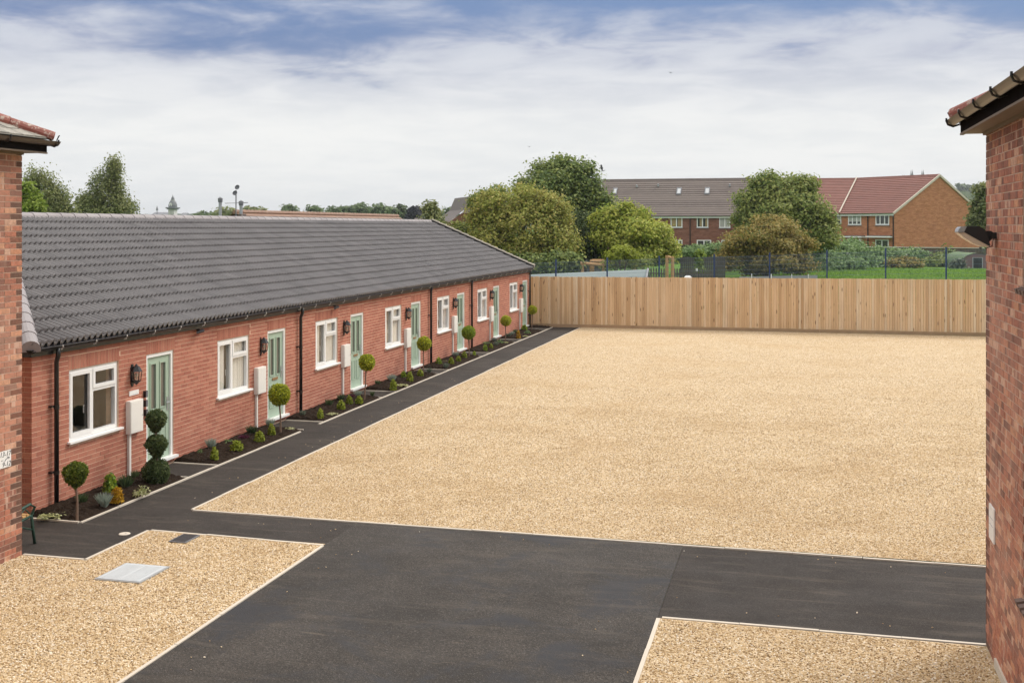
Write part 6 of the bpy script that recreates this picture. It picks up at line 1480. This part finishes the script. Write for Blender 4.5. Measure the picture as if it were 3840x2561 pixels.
m = MB(); m.poly([(x1, y_ - .85, 0), (x1, y_ + 1.4, 0), (x1, y_ + 1.4, zb - .9), (x1, y_, zb - .06), (x1, y_ - .85, zb - .66)]); m.quad((x0, y_ - .85, 0), (x1, y_ - .85, 0), (x1, y_ - .85, zb - .66), (x0, y_ - .85, za - .6)); lpart('wall', m.mesh('wall', 'dark_wood'), t)
# low glazed lean-to roof
a, b = at(2773, 1038, 53.6), at(3064, 1029, 53.6); g0 = gz(0, 54); t = empty('lean_to', ((a.x + b.x)/2, a.y, g0), 'low grey panel roof with white bars behind the timber fence', 'shed'); x0, x1 = a.x - t.location.x, b.x - t.location.x; za, zb = a.z - g0, b.z - g0
m = MB(); m.poly([(x0, 0, za), (x1, 0, zb), (x1, 1.2, zb - .3), (x0, 1.2, za - .3)]); m.poly([(x0, -.02, za - .5), (x1, -.02, zb - .5), (x1, -.02, zb), (x0, -.02, za)]); lpart('panel', m.mesh('panel', 'panel_grey'), t)
for u in (2819, 2893, 2969, 3031): p = at(u, 1031, 53.55); lpart('bar', MB().box(p.x - t.location.x - .022, p.x - t.location.x + .022, -.08, -.03, za - .5, p.z - g0 + .06).mesh('bar', 'white'), t)
# old playhouse with striped roof
c = at(2215, 1000, 61); g0 = gz(c.x, c.y); t = empty('play_house', (c.x, c.y, g0), 'grey play house with striped mossy roof under the trees', 'shed'); zt_ = at(2215, 952, 61).z - g0; ze = at(2215, 986, 61).z - g0; w = 32*61/FPX
m = MB().box(-w*1.2, w*1.05, .4, 2, 0, ze - .05); lpart('wall', m.mesh('wall', 'panel_grey'), t)
for i in range(9):
    xa = -w*1.15 + i*.115*2; lpart('roof_sheet', MB().poly([(xa - .02, 0, ze), (xa + .10, 0, ze), (xa + .05, 1.2, zt_), (xa - .06, 1.2, zt_)]).mesh('roof_sheet', 'clip'), t)
lpart('roof', MB().poly([(-w*1.3, .02, ze - .03), (w*1.1, .02, ze - .03), (w*.8, 1.22, zt_ - .03), (-w*1.1, 1.22, zt_ - .03)]).mesh('roof', 'moss_green'), t)
# picket fence
def pickets(u0, u1, v0, v1, D, lab, step=.13, mat='old_wood'):
    a, b = at(u0, v0, D), at(u1, v1, D); g0 = gz((a.x + b.x)/2, a.y); t = empty('picket_fence', (a.x, a.y, g0), lab, 'fence'); d = b - a; L_ = math.hypot(d.x, d.y); n = int(L_/step); rn = random.Random(u0); h = a.z - g0
    me = MB().poly([(-.04, 0, 0), (.04, 0, 0), (.04, 0, h - .07), (0, 0, h), (-.04, 0, h - .07)]).poly([(.04, .02, 0), (-.04, .02, 0), (-.04, .02, h - .07), (0, .02, h), (.04, .02, h - .07)]).quad((.04, 0, 0), (.04, .02, 0), (.04, .02, h - .07), (.04, 0, h - .07)).quad((-.04, .02, 0), (-.04, 0, 0), (-.04, 0, h - .07), (-.04, .02, h - .07)).mesh('picket', mat)
    for i in range(n + 1):
        k = i/n; o = lpart('picket', me, t, (d.x*k, d.y*k, (b.z - a.z)*k + rn.uniform(-.02, .02)), (0, 0, math.atan2(d.y, d.x)))
    for z in (.3, h - .3): lpart('rail', MB().extrude([(-.02, -.03), (.02, -.03), (.02, .03), (-.02, .03)], (0, .05, z), (d.x, d.y + .05, z + b.z - a.z)).mesh('rail', mat), t)
pickets(2432, 2500, 1004, 1006, 60, 'grey picket fence between the shed gable and the tall timber frame'); pickets(2530, 2672, 1006, 1008, 60.5, 'grey picket fence right of the tall timber frame')
def panel_fence(u0, u1, v0, v1, D0, D1, lab, mat, postgap=2.4, name='old_fence', rail=True):
    a, b = at(u0, v0, D0), at(u1, v1, D1); g0 = gz((a.x + b.x)/2, (a.y + b.y)/2); t = empty(name, (a.x, a.y, g0), lab, 'fence'); d = b - a; L_ = math.hypot(d.x, d.y); n = max(1, round(L_/postgap)); rn = random.Random(u1)
    for i in range(n):
        k0, k1 = i/n, (i+1)/n; m = MB(); q = int(L_/n/.12); top = lambda k: a.z - g0 + (b.z - a.z)*k
        for j in range(q):
            ka, kb = k0 + (k1-k0)*j/q, k0 + (k1-k0)*(j + .93)/q; o = rn.uniform(-.015, .015); z_ = top(ka) + rn.uniform(-.02, .02); m.quad((d.x*ka, d.y*ka + o, 0), (d.x*kb, d.y*kb + o, 0), (d.x*kb, d.y*kb + o, z_), (d.x*ka, d.y*ka + o, z_))
        lpart('panel', m.mesh('panel', mat), t)
        lpart('fence_post', MB().box(d.x*k0 - .05, d.x*k0 + .05, d.y*k0 - .08, d.y*k0 + .02, 0, top(k0) + .12).mesh('fence_post', mat), t)
        if rail: lpart('rail', MB().extrude([(-.06, 0), (.06, 0), (.06, .07), (-.06, .07)], (d.x*k0, d.y*k0 - .03, top(k0)), (d.x*k1, d.y*k1 - .03, top(k1))).mesh('rail', 'clip' if mat == 'old_wood' else mat), t)
panel_fence(3100, 3800, 926, 934, 93, 92, 'long weathered timber fence with pale top rail below the orange house', 'old_wood')
panel_fence(2555, 2720, 962, 964, 64, 64, 'dark timber fence behind the grey picket fence', 'dark_wood', 2.0, rail=False)
panel_fence(2540, 3110, 921, 921, 100, 100, 'dark fence at the foot of the dull red house behind bushes', 'dark_wood')
panel_fence(1990, 2200, 992, 992, 60, 60, 'dark timber fence under the olive green tree', 'dark_wood', 2.0, rail=False)
# little white roofed box, white notice
c = at(2580, 1040, 57); g0 = gz(c.x, c.y); t = empty('toy_house', (c.x, c.y, g0), 'small white roofed toy house just above the timber fence', 'toy house'); zt_ = at(2580, 1033, 57).z - g0
lpart('box', MB().box(-.3, .3, -.25, .25, 0, zt_ - .25).mesh('box', 'sill_tile'), t); lpart('roof', MB().poly([(-.36, -.3, zt_ - .27), (.36, -.3, zt_ - .27), (.1, 0, zt_), (-.1, 0, zt_)]).poly([(.36, .3, zt_ - .27), (-.36, .3, zt_ - .27), (-.1, 0, zt_), (.1, 0, zt_)]).mesh('roof', 'white'), t)
c = at(2613, 1012, 60.2); g0 = gz(c.x, c.y); t = empty('notice', (c.x, c.y, g0), 'small white notice on a post by the picket fence', 'sign'); lpart('board', MB().box(-.06, .06, -.03, -.01, c.z - g0 - .08, c.z - g0 + .08).mesh('board', 'white'), t); lpart('post', MB().box(-.03, .03, -.01, .04, 0, c.z - g0 + .1).mesh('post', 'old_wood'), t)
# arched shelter on the lawn
D = 79; c = at(3665, 1003, D); g0 = gz(c.x, c.y); t = empty('arched_shelter', (c.x, c.y, g0), 'low arched shelter with dark doorway on the lawn at far right', 'shelter'); w = 62*D/FPX; h = 54*D/FPX + .05; n = 14
arc = [(w*math.cos(math.pi*i/n), h*math.sin(math.pi*i/n)**.85 if i not in (0, n) else 0) for i in range(n + 1)]
m = MB(); m.v = [(x, 0, z) for x, z in arc] + [(x - 1.0, 2.4, z*1.04) for x, z in arc]; m.f = [(i, i+1, n+2+i, n+1+i) for i in range(n)]; lpart('shell', m.mesh('shell', 'moss_green'), t)
m = MB(); m.poly([(x*.985, .06, z*.97) for x, z in arc]); lpart('front', m.mesh('front', 'foam'), t); dw = 15*D/FPX; dx = 0.02*w
lpart('doorway', MB().box(dx - dw, dx + dw, .03, .05, .02, h*.68).mesh('doorway', 'black'), t); m = MB(); m.box(dx - dw - .06, dx - dw, .0, .05, 0, h*.72); m.box(dx + dw, dx + dw + .06, 0, .05, 0, h*.72); m.box(dx - dw, dx + dw, 0, .05, h*.68, h*.72); lpart('door_frame', m.mesh('door_frame', 'panel_grey'), t)
# longer grass on the lawn
rng = np.random.default_rng(77); n = 26000; X = rng.uniform(-2, 16, n); Y = 54 + rng.uniform(0, 1, n)**1.2*28; Z = np.array([gz(x, y) for x, y in zip(X, Y)]) + .03
Nn = rng.normal(size=(n, 3))*.7; Nn[:, 2] *= .3; Nn /= np.linalg.norm(Nn, axis=1, keepdims=True)
o = link('grass', leaves_mesh('grass', np.stack([X, Y, Z], 1), Nn, .09, 'leaf_grass', rng, elong=2.0, droop=-2.0)); o['kind'] = 'stuff'; o['label'] = 'rough green lawn grass beyond the fences'

# ------------------------------------------------------------------ air
hz = MB().box(-3200, 3200, -420, 3400, -3, 75)
o = link('haze', hz.mesh('haze', None)); o['kind'] = 'stuff'
hm = bpy.data.materials.new('thin_haze'); hm.use_nodes = True; hn = hm.node_tree; hn.nodes.remove(hn.nodes['Principled BSDF'])
pv = hn.nodes.new('ShaderNodeVolumePrincipled'); pv.inputs['Color'].default_value = (0.82, 0.87, 0.93, 1); pv.inputs['Density'].default_value = 0.00022
hn.links.new(pv.outputs[0], hn.nodes['Material Output'].inputs['Volume']); o.data.materials.append(hm)
